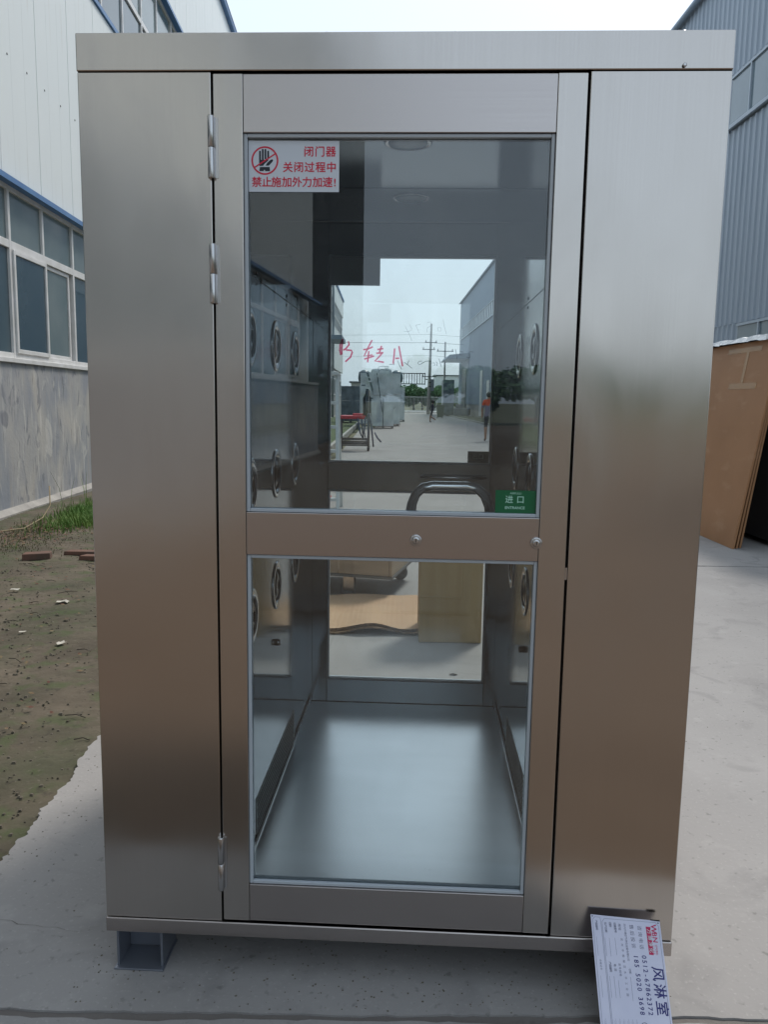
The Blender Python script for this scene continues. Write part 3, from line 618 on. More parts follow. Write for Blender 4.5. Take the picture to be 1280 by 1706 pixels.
def warning_sign(y, flip, parent):
    x0, x1, z1 = (.3455, .5310, 1.8535) if not flip else (.3535, .5430, 1.8605)
    sc_ = (x1-x0)/1150.0; z0 = z1 - 615*sc_; s = -1 if not flip else 1
    b = MB(M['white']); b.box(x0, x1, *sorted((y, y+.0006*s)), z0, z1)
    yy = y + .0009*s; R = (1,0,0) if not flip else (-1,0,0)
    def P(px, pz, k=0): 
        xx = x0 + (px-85)*sc_ if not flip else x1 - (px-85)*sc_
        return (xx, yy + k*s, z1 - (pz-70)*sc_)
    for tx, xs_, pz in (('闭门器',(850,990,1130),208),('关闭过程中',(585,722,860,1000,1138),395),('禁止施加外力加速!',(187,315,437,572,702,830,962,1090,1182),575)):
        for ch, px in zip(tx, xs_): b.text(ch, P(px, pz), R, (0,0,1), 132*sc_, M['red'], 'CENTER', .018)
    n = 40
    for i in range(n):
        a0, a1 = 2*math.pi*i/n, 2*math.pi*(i+1)/n
        b.face([P(292+r*math.cos(a), 308+r*math.sin(a), .0001) for r, a in ((172,a0),(172,a1),(152,a1),(152,a0))], M['red'])
    b.face([P(x, z, .0002) for x, z in ((153,385),(160,400),(432,232),(425,217))], M['red'])
    def bar(x, za, zb, w_=12):
        b.face([P(x-w_, zb), P(x-w_, za+8), P(x-w_*.5, za), P(x+w_*.5, za), P(x+w_, za+8), P(x+w_, zb)], M['ink'])
    bar(230, 190, 300); bar(265, 168, 300); bar(299, 168, 290); bar(334, 190, 285)
    b.face([P(218,300),P(340,296),P(330,312),P(290,345),P(268,372),P(220,372)], M['ink'])
    b.face([P(300,368),P(322,335),P(362,300),P(385,292),P(398,300),P(392,318),P(350,362),P(335,370)], M['ink'])
    b.face([P(228,385),P(352,385),P(358,435),P(296,435),P(290,420),P(280,420),P(276,435),P(220,435)], M['ink'])
    o = b.build('warning_sticker', parent, fix=False)
    o['label'] = 'white sticker with red Chinese lettering and a crossed-out hand' if not flip else 'same warning sticker on the rear pane, seen from its back'
warning_sign(gy - .0002, False, fd)
warning_sign(gy2 + .0052, True, rd)
b = MB(M['green']); b.box(.8705, .9560, gy-.0008, gy-.0002, 1.1015, 1.1500)
yy = gy - .0011; R = (1,0,0); U = (0,0,1)
b.text('AIRFULLI', (.913, yy, 1.1435), R, U, .0062, M['mint'], 'CENTER'); b.text('进', (.8995, yy, 1.1295), R, U, .0175, M['mint'], 'CENTER', .01); b.text('口', (.9235, yy, 1.1295), R, U, .0175, M['mint'], 'CENTER', .01)
b.text('ENTRANCE', (.912, yy, 1.1125), R, U, .0082, M['mint'], 'CENTER', .02)
b.build('entrance_sign', fd, fix=False)['label'] = 'green sign reading ENTRANCE at the corner of the front pane'
b = MB(M['dgreen']); b.box(.8885, .9685, gy2-.0008, gy2-.0002, 1.0985, 1.1480)
yy = gy2 - .0012
b.text('出口', (.9285, yy, 1.1265), R, U, .022, M['mint_d'], 'CENTER', .01); b.text('EXIT', (.9285, yy, 1.108), R, U, .009, M['mint_d'], 'CENTER', .01)
b.build('exit_sign', rd, fix=False)['label'] = 'dark green sign reading EXIT on the rear pane'
def strokes(name, L, r, mt, lb):
    b = MB(mt)
    for s in L: b.tube([(x, gy2 + .0056, z) for x, z in s], r, 5)
    o = b.build(name, rd); o['label'] = lb
strokes('marker_writing', RED, .0033, M['marker_red'], 'red marker characters written on the rear glass')
strokes('marker_writing', BLK, .0011, M['marker_dark'], 'black marker numbers written on the rear glass')
strokes('marker_writing', GRY, .0007, M['marker_grey'], 'faint grey marker numbers high on the rear glass')

# ------------------------------------------------------------------ name plate leaning on the cabinet foot
PL = thing('name_plate', (1.19, -.15, 0), 'silver metal name plate with blue and red print leaning on the cabinet', 'name plate')
k = .0001617; ca, sa_ = .6, .8; TOPY, TOPZ = .137, .2015   # top edge rests on the base frame
ln = math.hypot(TOPY+.0, TOPZ); dn = Vector((0, -TOPY/ln, -TOPZ/ln)); nr = Vector((0, -TOPZ/ln, TOPY/ln))
def Q(zx, zy, h=0): return Vector((-.078, TOPY, TOPZ)) + Vector((1,0,0))*(zx-30)*k + dn*(zy-60)*k*.93 + nr*h
b = MB(M['plate']); TH = .0015
c = [(30,60),(970,112),(1010,1690),(70,1660)]
b.hexa([Q(x,y) for x,y in (c[3],c[2],c[1],c[0])] + [Q(x,y,TH) for x,y in (c[3],c[2],c[1],c[0])])
H = TH + .0003; RT = dn.normalized(); UP = Vector((1,0,0))
# print runs down the plate; its baseline leans with the plate edge
RT = (Q(50+28,900) - Q(50,60)).normalized(); UP = (Q(970,112) - Q(30,60)).normalized()
def T(s, zx, z0, z1, size, mt, bold=0.):
    n = len(s); 
    for i, ch in enumerate(s):
        if ch == ' ': continue
        zy = z0 + (z1-z0)*(i+.5)/n; b.text(ch, Q(zx + (zy-z0)*.032, zy, H), RT, UP, size*k, mt, 'CENTER', bold)
T('W', 872, 175, 262, 105, M['brand_red'], .02); T('B', 874, 250, 330, 90, M['brand_red'], .02); T('N', 880, 322, 400, 90, M['brand_red'], .02)
b.hexa([Q(x,y,h) for h in (H-.0001, H+.0001) for x,y in ((772,192),(835,196),(845,560),(785,556))], M['brand_red'])
H = TH + .0009; T('万博净化', 806, 215, 540, 62, M['white'], .01); H = TH + .0003; T('空气净化', 885, 425, 555, 36, M['brand_red']); T('工业设备', 850, 425, 555, 18, M['brand_red'])
T('风淋室', 862, 690, 1330, 175, M['navy'], .015)
T('咨询电话', 680, 175, 500, 62, M['greyprint']); T('0512-67862372', 708, 560, 1320, 84, M['navy'], .012)
T('售后投诉', 572, 165, 490, 62, M['greyprint']); T('185 5020 3698', 598, 560, 1320, 84, M['navy'], .012)
T('苏州万博空气净化设备有限公司', 482, 165, 650, 34, M['greyprint']); T('地址', 412, 165, 260, 40, M['greyprint'], .01); T('苏州市相城区太平工业园', 425, 340, 1110, 34, M['greyprint'])
T('设备型号', 350, 155, 290, 36, M['greyprint'], .01); T('名称', 286, 155, 215, 38, M['greyprint'], .01); T('电压', 310, 680, 800, 34, M['greyprint'], .01); T('生产日期', 222, 155, 290, 34, M['greyprint'], .01); T('产品编号', 246, 670, 800, 36, M['greyprint'], .01)
T('产品编号', 98, 135, 265, 36, M['greyprint'], .01); T('合格证号', 120, 640, 780, 30, M['greyprint']); T('型号规格', 372, 680, 850, 34, M['greyprint']); T('功率', 505, 745, 810, 36, M['greyprint'])
for j, zx in enumerate((130, 262, 318, 374, 430, 486, 540)):
    T('一二三四五六七八九十' , zx, 1370, 1640, 26, M['greyprint'])
def ln_(x0, y0, x1, y1, w_=4, mt=None):
    dx, dy = x1-x0, y1-y0; L_ = math.hypot(dx, dy); nx, ny = -dy/L_*w_/2, dx/L_*w_/2
    b.face([Q(x,y,H) for x,y in ((x0+nx,y0+ny),(x1+nx,y1+ny),(x1-nx,y1-ny),(x0-nx,y0-ny))], mt or M['greyprint'])
for P in ([(55,125),(85,90),(155,95),(165,150),(215,1660)], [(55,125),(95,1655)], [(180,150),(215,108),(910,135),(945,180),(985,1660)], [(180,150),(230,1660)]):
    for p, q in zip(P, P[1:]): ln_(*p, *q)
for zx, a0, a1 in ((205,360,600),(262,360,600),(230,850,1120),(288,850,1120),(342,900,1120),(508,850,1150),(90,350,600),(112,850,1120),(340,360,580)): ln_(zx, a0, zx+8, a1, 3)
for (cx_, cy_) in ((640,1445),(655,1600)):
    for i in range(20):
        a0, a1 = i*.31416, (i+1)*.31416
        b.face([Q(cx_+r*math.cos(a), cy_+r*math.sin(a), H) for r, a in ((44,a0),(44,a1),(36,a1),(36,a0))], M['greyprint'])
for (hx, hy) in ((52,82),(945,140)):
    b.face([Q(hx+9*math.cos(i*.785), hy+9*math.sin(i*.785), H) for i in range(8)], M['black'])
b.build('plate', PL, fix=False)
b = MB(M['black']); b.hexa([Q(x,y,h) for h in (-.002, .003) for x,y in ((845,92),(968,100),(968,118),(848,108))]); b.build('edge_clip', PL)

# ------------------------------------------------------------------ things in the yard beyond the cabinet
M['card'] = mat('cardboard', (.46,.29,.175), .85, col2=(.50,.33,.205), scale=(5,5,5), bump=.0008, bscale=(6,60,60))
M['card_k'] = mat('khaki_cardboard', (.28,.19,.085), .6, col2=(.35,.25,.125), scale=(14,14,.8), distortion=.4)
M['card_o'] = mat('orange_cardboard', (.34,.165,.07), .5, col2=(.38,.19,.085), scale=(2,2,2), bump=.0008, bscale=(4,30,4))
add_mottle(M['card_o'], (.46,.27,.15), (3,3,9), .58, .7, .45)
M['card_edge'] = mat('corrugated_edge', (.10,.065,.045), .9, col2=(.30,.20,.13), scale=(160,160,2), lo=.45, hi=.55)
M['tape'] = mat('brown_tape', (.38,.215,.10), .2)
M['wood'] = mat('raw_plywood', (.40,.31,.22), .7, col2=(.30,.23,.17), scale=(2,2,30), distortion=.5)
M['tyre'] = mat('grey_castor', (.12,.12,.12), .6)
# stack of cardboard sheets lying on the concrete
t = thing('cardboard_stack', S(-.30, 4.85), 'low stack of flattened orange-brown cardboard with wavy edges on the concrete', 'cardboard', rz=SA)
for i, (du, dv_, a) in enumerate(((0,0,0),(.012,.015,.01),(-.01,.006,-.008))):
    b = MB(M['card'], M['card_edge']); N = 40; zz = .004 + .0105*i
    top, bot = [], []
    for j in range(2):
        rt, rb = [], []
        for q in range(N+1):
            f = q/N; x = -.62 + 1.17*f; lift = (.012*math.sin(f*19+j*1.2) + .010*math.sin(f*9.0+1))*(1 if j == 0 else .3) + .014
            y = -.385 + .77*j + .006*math.sin(f*31+i)
            rt.append(b.bm.verts.new((x, y, zz+lift+.0085))); rb.append(b.bm.verts.new((x, y, zz+lift)))
        top.append(rt); bot.append(rb)
    for q in range(N):
        b.bm.faces.new([top[0][q],top[0][q+1],top[1][q+1],top[1][q]]).material_index = 0
        b.bm.faces.new([bot[0][q],bot[0][q+1],bot[1][q+1],bot[1][q]]).material_index = 0
        for j in (0,1): b.bm.faces.new([top[j][q],top[j][q+1],bot[j][q+1],bot[j][q]]).material_index = 1
    for q in (0,N): b.bm.faces.new([top[0][q],top[1][q],bot[1][q],bot[0][q]]).material_index = 1
    o = b.build('sheet', t); o.location = (du, dv_, 0); o.rotation_euler.z = a
# upright khaki carton
t = thing('carton', S(.39, 4.33), 'upright khaki cardboard carton standing behind the cabinet, right of the flat stack', 'carton', rz=SA - .01)
b = MB(M['card_k']); b.box(-.176,.172,0,.26,.002,.60); b.build('body', t, bevel=.004)
b = MB(M['card_k']); b.box(-.174,-.003,.002,.258,.6015,.6045); b.box(.001,.170,.002,.258,.6015,.6045); b.build('flap', t)
# wooden cart on castors
t = thing('crate_dolly', S(-.139, 5.70), 'pale plywood crate on swivel castors behind the flat cardboard', 'dolly', rz=SA - .245)
for i, (x0, x1) in enumerate(((-.78,-.42),(-.415,-.055),(-.05,.30))):
    b = MB(M['wood']); b.box(x0, x1, -.42, -.402, .175, .49); b.build('side_board', t, bevel=.003)
for i, (y0, y1) in enumerate(((-.42,-.03),(-.025,.36))):
    b = MB(M['wood']); b.box(.302, .32, y0, y1, .175, .49); b.build('side_board', t, bevel=.003)
b = MB(M['wood']); b.box(-.78,.30,-.40,.36,.17,.20); b.box(-.78,.30,.34,.36,.2,.49); b.box(-.78,-.76,-.4,.34,.2,.49); b.build('tray', t)
b = MB(M['tyre']); b.box(-.79,.325,-.425,-.40,.155,.173); b.box(.30,.325,-.40,.36,.155,.173); b.build('edge_rail', t)
for x, y in ((.0,-.35),(.22,.28),(-.66,-.33),(-.66,.28)):
    b = MB(M['tyre']); b.lathe((x, y-.02, .055), (0,1,0), [(.040,0),(.055,.008),(.055,.032),(.040,.04)], 18)
    c = b.build('castor', t)
    b = MB(M['satin']); b.box(x-.03, x+.045, y-.026, y-.022, .05, .155); b.box(x-.03, x+.045, y+.022, y+.026, .05, .155); b.box(x-.03, x+.05, y-.022, y+.022, .148, .155)
    f = b.build('fork', c)
b = MB(M['paper']); b.face([(-.02,0,.004),(.01,-.008,.006),(.025,.004,.004),(0,.01,.008)]); b.face([(-.02,0,.002),(0,.01,.003),(.025,.004,.002),(.01,-.008,.002)])
b.mats[0] = M['twig']; tag(b.build('dry_leaf', loc=S(.36,3.8,0)), 'small dark dry leaf on the concrete before the carton', 'leaf')

# ladder, barrel
M['alu'] = mat('white_alu', (.60,.63,.63), .35, .2)
t = thing('step_ladder', S(-.72, 9.6), 'white aluminium step ladder standing left of the tool trolley', 'ladder', rz=SA)
def ladder_side(y0, y1, nm):
    for x in (-.22, .20):
        b = MB(M['alu']); b.hexa([(x-.02,y0-.035,0),(x+.02,y0-.035,0),(x+.02,y0+.035,0),(x-.02,y0+.035,0),(x*.8-.02,y1-.035,1.62),(x*.8+.02,y1-.035,1.62),(x*.8+.02,y1+.035,1.62),(x*.8-.02,y1+.035,1.62)]); b.build(nm, t, bevel=.004)
ladder_side(-.30, 0, 'stile'); ladder_side(.45, .06, 'rear_leg')
for i in range(5):
    z = .16 + .28*i; y = -.30 + .30*z/1.62
    b = MB(M['alu']); b.box(-.205+.02*z, .185-.02*z, y-.04, y+.04, z, z+.035); b.build('step', t, bevel=.003)
b = MB(M['alu']); b.box(-.20,.18,-.12,.14,1.62,1.66); b.build('top_cap', t, bevel=.006)
M['barrel'] = mat('cream_drum', (.55,.50,.38), .5); M['redp'] = mat('red_paint', (.50,.03,.04), .4)
t = thing('drum', S(-1.02, 10.6), 'cream drum with a red rim behind the white step ladder', 'drum')
b = MB(M['barrel']); b.lathe((0,0,0), (0,0,1), [(.26,.02),(.28,.05),(.28,.42),(.29,.44),(.28,.46),(.28,1.05),(.24,1.2),(.2,1.22)], 28); b.build('shell', t)
b = MB(M['redp']); b.lathe((0,0,1.20), (0,0,1), [(.25,0),(.27,.02),(.27,.07),(.2,.08)], 28); b.build('lid', t)
b = MB(M['redp']); b.tube([(.30,0,.05),(.32,-.05,.06),(.30,-.15,.05),(.1,-.32,.04)], .03, 8); b.build('hose_end', t)

# tool trolley
t = thing('tool_trolley', S(-.78, 21.6), 'steel tool trolley with red top tray and hanging hoses', 'trolley', rz=SA)
for z, r in ((.44,.02),(.36,.02),(.29,.02)):
    b = MB(M['tyre']); 
    for y in (-.35,.35): b.tube([(-.36,y,z-.14),(.38,y,z-.14)], r, 6)
    b.build('lower_bar', t)
b = MB(M['redp']); b.box(-.38,.30,-.4,.4,.84,.93); b.build('tray', t, bevel=.02)
b = MB(M['redp']); b.lathe((-.05,0,.93),(1,0,0),[(.05,0),(.06,.02),(.06,.3),(.05,.32)],12); b.build('red_cylinder', t)
for x, y in ((-.36,-.35),(-.36,.35),(.38,.35),(.38,-.35)):
    b = MB(M['tyre']); b.cyl((x,y,.08),(x,y,.86 if x<0 else 1.6),.022,n=8); b.build('post', t)
    b = MB(M['rubber']); b.lathe((x-.03,y,.06),(1,0,0),[(.05,0),(.06,.01),(.06,.05),(.05,.06)],14); b.build('castor', t)
b = MB(M['ball']); b.lathe((.33,-.1,.85),(0,0,1),[(.10,0),(.11,.05),(.11,.55),(.05,.65),(.04,.78),(.0,.8)],16); b.build('gas_bottle', t)
M['hose_b'] = mat('blue_grey_hose', (.06,.08,.13), .5)
for pts in ([(.30,-.42,.9),(.27,-.45,.5),(.34,-.46,.2),(.38,-.44,.5),(.36,-.42,1.0)], [(.40,-.42,1.0),(.48,-.45,.5),(.52,-.46,.12),(.46,-.44,.6)], [(.1,-.42,.86),(.16,-.46,.5),(.25,-.46,.32),(.2,-.42,.84)], [(.55,-.4,.5),(.62,-.42,.36),(.72,-.44,.25)]):
    b = MB(M['hose_b']); b.tube(pts, .022, 6); b.build('hose', t)

# wrapped machines waiting for shipment
M['film'] = mat('stretch_film', (.46,.51,.54), .28, .1, col2=(.64,.68,.70), scale=(3,3,1.2), bump=.02, bscale=(7,7,3))
M['film_d'] = mat('dark_film', (.05,.08,.105), .3, col2=(.14,.18,.21), scale=(3,3,3), bump=.02, bscale=(6,6,6))
def wrapped(u, v, wd, dp, h, front, sidem, label, rz=0, pallet=True, head=None, cat='machine', group=None):
    t = thing('wrapped_machine', S(u, v), label, cat, group, rz=SA+rz)
    b = MB(M['wood'])
    if pallet:
        for x in (-wd*.45, 0, wd*.45): b.box(x-.05, x+.05, 0, dp, .0, .09)
        b.box(-wd*.52, wd*.52, 0, dp, .09, .12); b.mats[0] = M['tyre']; b.build('pallet', t)
    b = MB(front); z0 = .12
    nx, nz = 8, 12; J = lambda: random.uniform(-.035, .035)
    G = [[b.bm.verts.new((-wd/2 + wd*i/nx + (J() if 0<i<nx else 0), J()*1.2, z0 + (h-z0)*j/nz)) for i in range(nx+1)] for j in range(nz+1)]
    for j in range(nz):
        for i in range(nx): b.bm.faces.new([G[j][i],G[j][i+1],G[j+1][i+1],G[j+1][i]])
    b.build('front_film', t, smooth=True)
    b = MB(sidem); b.box(-wd/2, wd/2, .03, dp, z0, h-.002); b.build('body', t, bevel=.05)
    b = MB(M['film_d']); b.box(-wd*.02, wd*.02, -.03, -.021, z0, h*.55); b.hexa([(-wd*.35,-.03,h),(-wd*.30,-.03,h),(-wd*.02,-.03,h*.3),(-wd*.06,-.03,h*.3),(-wd*.35,-.022,h),(-wd*.30,-.022,h),(-wd*.02,-.022,h*.3),(-wd*.06,-.022,h*.3)]); b.build('strap', t)
    b = MB(M['satin']); b.box(-wd/2-.01, wd/2+.01, -.02, .01, h*.60, h*.61); b.build('film_band', t)
    return t
wrapped(-.03, 38.8, 1.0, 1.5, 2.62, M['film'], M['film'], 'tall pale machine in stretch film on a pallet, before the arched one')
t = wrapped(-.20, 42.5, 2.1, 2.2, 2.75, M['film'], M['film_d'], 'wide film-wrapped machine with an arched pale top and dark shoulders')
b = MB(M['film']); b.hexa([(-.75,-.05,2.2),(.75,-.05,2.2),(.8,1,2.2),(-.8,1,2.2),(-.45,.05,3.0),(.55,.05,3.0),(.5,.9,3.0),(-.4,.9,3.0)]); b.build('top_cover', t, bevel=.1)
for x in (-.85, .85):
    b = MB(M['film_d']); b.lathe((x,.4,2.3),(0,0,1),[(.3,0),(.34,.2),(.3,.5),(.1,.62)],14); b.build('shoulder', t)
wrapped(-2.0, 48, 1.1, 1.5, 2.15, M['film_d'], M['film_d'], 'dark wrapped machine standing left of the arched one near the workshop')
wrapped(.98, 52, .7, 2.0, 2.2, M['film'], M['panel'], 'narrow grey machine just behind the right edge of the arched one')
wrapped(5.9, 74, 1.0, 2.0, 3.3, M['film_d'], M['film_d'], 'tall dark wrapped machine beside the far entrance, right of the bin', pallet=True)
# bin
M['binm'] = mat('dark_green_bin', (.03,.06,.055), .5)
t = thing('waste_bin', S(4.5, 64.5), 'dark green waste bin in the far yard, right of the running child', 'bin', rz=SA)
b = MB(M['binm']); b.hexa([(-.22,-.22,.08),(.22,-.22,.08),(.22,.22,.08),(-.22,.22,.08),(-.3,-.3,1.0),(.3,-.3,1.0),(.3,.3,1.0),(-.3,.3,1.0)]); b.build('body', t, bevel=.03)
b = MB(M['binm']); b.box(-.32,.32,-.34,.32,1.005,1.07); b.build('lid', t, bevel=.02)
for x in (-.2,.2):
    b = MB(M['rubber']); b.lathe((x-.03,.2,.08),(1,0,0),[(.08,0),(.08,.06)],12); b.build('wheel', t)
# scrap pile of flat black bars on the right verge
t = thing('motor_block', S(7.0, 73), 'low black machine block on the far verge beside the entrance', 'machine', rz=SA)
b = MB(M['foot']); b.box(-.7,.7,-.4,.4,.1,.75); b.box(-.5,.1,-.3,.3,.752,1.1); b.build('housing', t, bevel=.05)
b = MB(M['rubber']); b.lathe((.7,0,.45),(1,0,0),[(.3,0),(.3,.1),(.1,.12)],18); b.build('pulley', t)
b = MB(M['kerb']); b.box(-.9,.9,-.6,.6,.0,.099); b.build('plinth', t)

# far gate, poles, wires, raised railing
M['gatem'] = mat('white_gate_paint', (.55,.55,.53), .5); M['steel_d'] = mat('dark_railing', (.05,.06,.07), .5); M['post'] = mat('concrete_post', (.46,.45,.43), .85, col2=(.38,.37,.36), scale=(3,3,3))
t = thing('sliding_gate', S(1.3, 92), 'low pale steel gate of upright bars across the far end of the yard', 'gate', rz=SA)
b = MB(M['gatem']); b.box(0,4.8,-.02,.02,.25,.31); b.box(0,4.8,-.021,.021,1.75,1.82); b.box(0,4.8,-.022,.022,.62,.66); b.box(0,4.8,-.1,.1,.1,.16); b.build('gate_frame', t)
g0 = MB(M['gatem']).box(-.02,.02,-.015,.015,.16,1.9).build('bar', t)
for i in range(31):
    o = g0 if i == 0 else dupm(g0, t); o.location = (.05 + .157*i, 0, 0)
def pole(u, v, h, r0, r1, arms, label, lean=0.):
    t = thing('utility_pole', S(u, v), label, 'utility pole', 'utility poles at the far gate', rz=SA)
    b = MB(M['post']); b.tube([(0,0,-.1),(lean*.5,0,h/2),(lean,0,h)], [r0,(r0+r1)/2,r1], 12); b.build('shaft', t)
    for (z, x0, x1) in arms:
        b = MB(M['steel_d']); b.box(x0, x1, -.06-r0, -r0, z-.04, z+.04)
        b.build('crossarm', t)
        for x in (x0+.1, x1-.1):
            c = MB(M['post']).lathe((x, -.03-r0, z+.04), (0,0,1), [(.03,0),(.06,.04),(.05,.14),(.02,.2)], 8).build('insulator', t)
pole(4.62, 84, 9.2, .20, .09, ((7.3,-.5,.75),(6.6,-.75,.55),(3.85,-.75,.75)), 'taller concrete pole with three crossarms, left of the pair', .14)
pole(6.22, 84, 7.4, .11, .08, ((6.45,-.85,.85),), 'shorter slim pole with one crossarm, right of the pair')
t = thing('pole_transformer', S(4.85, 84), 'small dark equipment box strapped to the taller pole', 'equipment', rz=SA)
b = MB(M['foot']); b.box(-.05,.30,-.2,.2,2.4,3.6); b.build('box', t, bevel=.03)
b = MB(M['steel_d']); b.box(-.25,.0,-.28,.28,2.8,2.9); b.box(-.25,.0,-.281,.281,3.2,3.3); b.build('bracket', t)
for (z, sag, zl, lb) in ((8.1,.25,8.0,'upper thin power line crossing the sky above the yard'),(7.28,.2,7.35,'lower thick power line crossing the sky above the yard'),(6.0,.3,5.9,'thin cable slung below the two power lines')):
    b = MB(M['steel_d'])
    pts = [(-34 + 38.6*i/24, 0, zl + (z-zl)*i/24 - sag*4*(i/24)*(1-i/24)) for i in range(25)] + [(4.62 + 14*i/10, 0, z - sag*(4*(i/10)*(1-i/10))) for i in range(1,11)]
    b.tube(pts, .018 if z > 7 and z < 8 else .011, 5); tag(b.build('power_line', loc=S(0,83.7), rz=SA), lb, 'power line')
t = thing('raised_railing', S(1.7, 83), 'dark section of barred railing raised high beside the tall pole', 'railing', rz=SA)
b = MB(M['steel_d']); b.box(0,2.5,-.04,.04,4.08,4.17); b.box(0,2.5,-.041,.041,3.02,3.11); b.box(0,.08,-.042,.042,-.1,4.2); b.box(2.42,2.5,-.042,.042,3.0,4.2); b.box(2.5,2.75,-.03,.03,3.5,3.6); b.build('frame', t)
for i in range(8):
    b = MB(M['steel_d']); x = .3 + .27*i; b.box(x-.035,x+.035,-.03,.03,3.111,4.079)
    b.build('bar', t)
# low sheds
M['shed'] = mat('shed_wall', (.40,.40,.38), .8, col2=(.33,.33,.32), scale=(2,2,2)); 
def shed(u, v, w_, d, h, mt, label):
    t = thing('shed', S(u, v), label, 'shed', rz=SA)
    b = MB(mt); b.box(0,w_,0,d,-.1,h); b.build('walls', t)
    b = MB(M['steel_d']); b.box(-.2,w_+.2,-.2,d+.2,h+.002,h+.15); b.build('roof', t)
    b = MB(M['door_dark']); b.box(w_*.3,w_*.3+.9,-.02,.01,0,2.0); b.build('door', t)
    b = MB(M['pane_dark']); b.box(w_*.65,w_*.65+.8,-.02,.01,1.0,1.9); b.build('window', t)
shed(-3.6, 88, 2.6, 4, 3.2, M['shed'], 'small grey gatehouse at the far left end of the yard')
shed(7.4, 118, 5, 4, 5.0, M['panel'], 'pale low building beyond the far road on the right')
shed(-1.0, 97.5 + 20, 1.6, 4, 3.5, M['shed'], 'narrow grey hut beyond the far road on the left')

# trees
M['leaf'] = mat('leaf_green', (.05,.13,.05), .6, col2=(.09,.20,.07), scale=(.9,.9,.9))
M['leaf2'] = mat('leaf_blue_green', (.05,.12,.07), .6, col2=(.08,.18,.09), scale=(.9,.9,.9))
M['bark'] = mat('bark', (.07,.055,.04), .9)
def crown_mesh(seed, w_, h, n, mt, leaf):
    rnd = random.Random(seed); b = MB(mt)
    cl = [(rnd.uniform(-w_,w_)*.6, rnd.uniform(-w_,w_)*.6, rnd.uniform(.30,.95)*h, rnd.uniform(.25,.5)*w_) for _ in range(14)]
    for i in range(n):
        cx_, cy_, cz_, r = rnd.choice(cl); d = Vector((rnd.gauss(0,1), rnd.gauss(0,1), rnd.gauss(0,.9))).normalized()*r*rnd.uniform(.55,1.05)
        p = Vector((cx_, cy_, cz_)) + d; a = Vector((rnd.gauss(0,1), rnd.gauss(0,1), rnd.gauss(0,1))).normalized(); c = a.orthogonal().normalized(); e = a.cross(c)
        s_ = leaf*rnd.uniform(.6,1.3); b.face([p-c*s_, p-e*s_*.5, p+c*s_, p+e*s_*.5])
    return b
protos = {}
def tree(u, v, h, w_, var, label, group):
    t = thing('tree', S(u, v), label, 'tree', group, rz=random.uniform(0,6))
    if var not in protos:
        cr = crown_mesh(var, 1.6, 4.0, 5200, M['leaf'] if var % 2 else M['leaf2'], .16).build('crown', t, fix=False)
        b = MB(M['bark']); b.tube([(0,0,-.3),(.05,0,1.0),(-.03,.05,2.2),(.1,0,3.2)], [.14,.11,.08,.03], 8)
        for k in range(5):
            a = k*1.3; b.tube([(0,0,1.0+.3*k),(.5*math.cos(a),.5*math.sin(a),1.7+.3*k),(1.0*math.cos(a),1.0*math.sin(a),2.1+.3*k)], [.05,.035,.015], 6)
        tr = b.build('trunk', t); protos[var] = (cr, tr)
    else:
        cr, tr = (dupm(o, t) for o in protos[var])
    for o in (cr, tr): o.scale = (w_/1.6, w_/1.6, h/4.0)
TL = ['leftmost bushy green tree beyond the far gate','second bushy tree from the left beyond the far gate','third bushy tree from the left, beyond the far gate','green tree beyond the far gate, just left of the taller pole',
      'green tree beyond the far gate, just right of the taller pole','brighter green tree beyond the gate, left of the slim pole','rightmost green tree beyond the gate, by the slim pole']
for i, (u, v, h, w_) in enumerate(((1.4,118,3.2,1.5),(2.9,121,3.5,1.7),(4.4,119,3.3,1.5),(5.8,122,3.0,1.4),(7.2,118,3.0,1.4),(8.4,116,3.1,1.3),(9.9,117,3.0,1.5))):
    tree(u, v, h*1.08, w_*1.1, 1+i%3, TL[i], 'trees beyond the far gate')
# row of trees across the lot behind the camera (seen only mirrored in steel and glass)
for i in range(8):
    tree(-9 + 3.6*i, -50 - (i%3)*2, 3.2 + (i*37%5)*.25, 2.6, 1+i%3, 'low dark tree of the row across the brown lot, seen only as a reflection', 'trees across the lot')

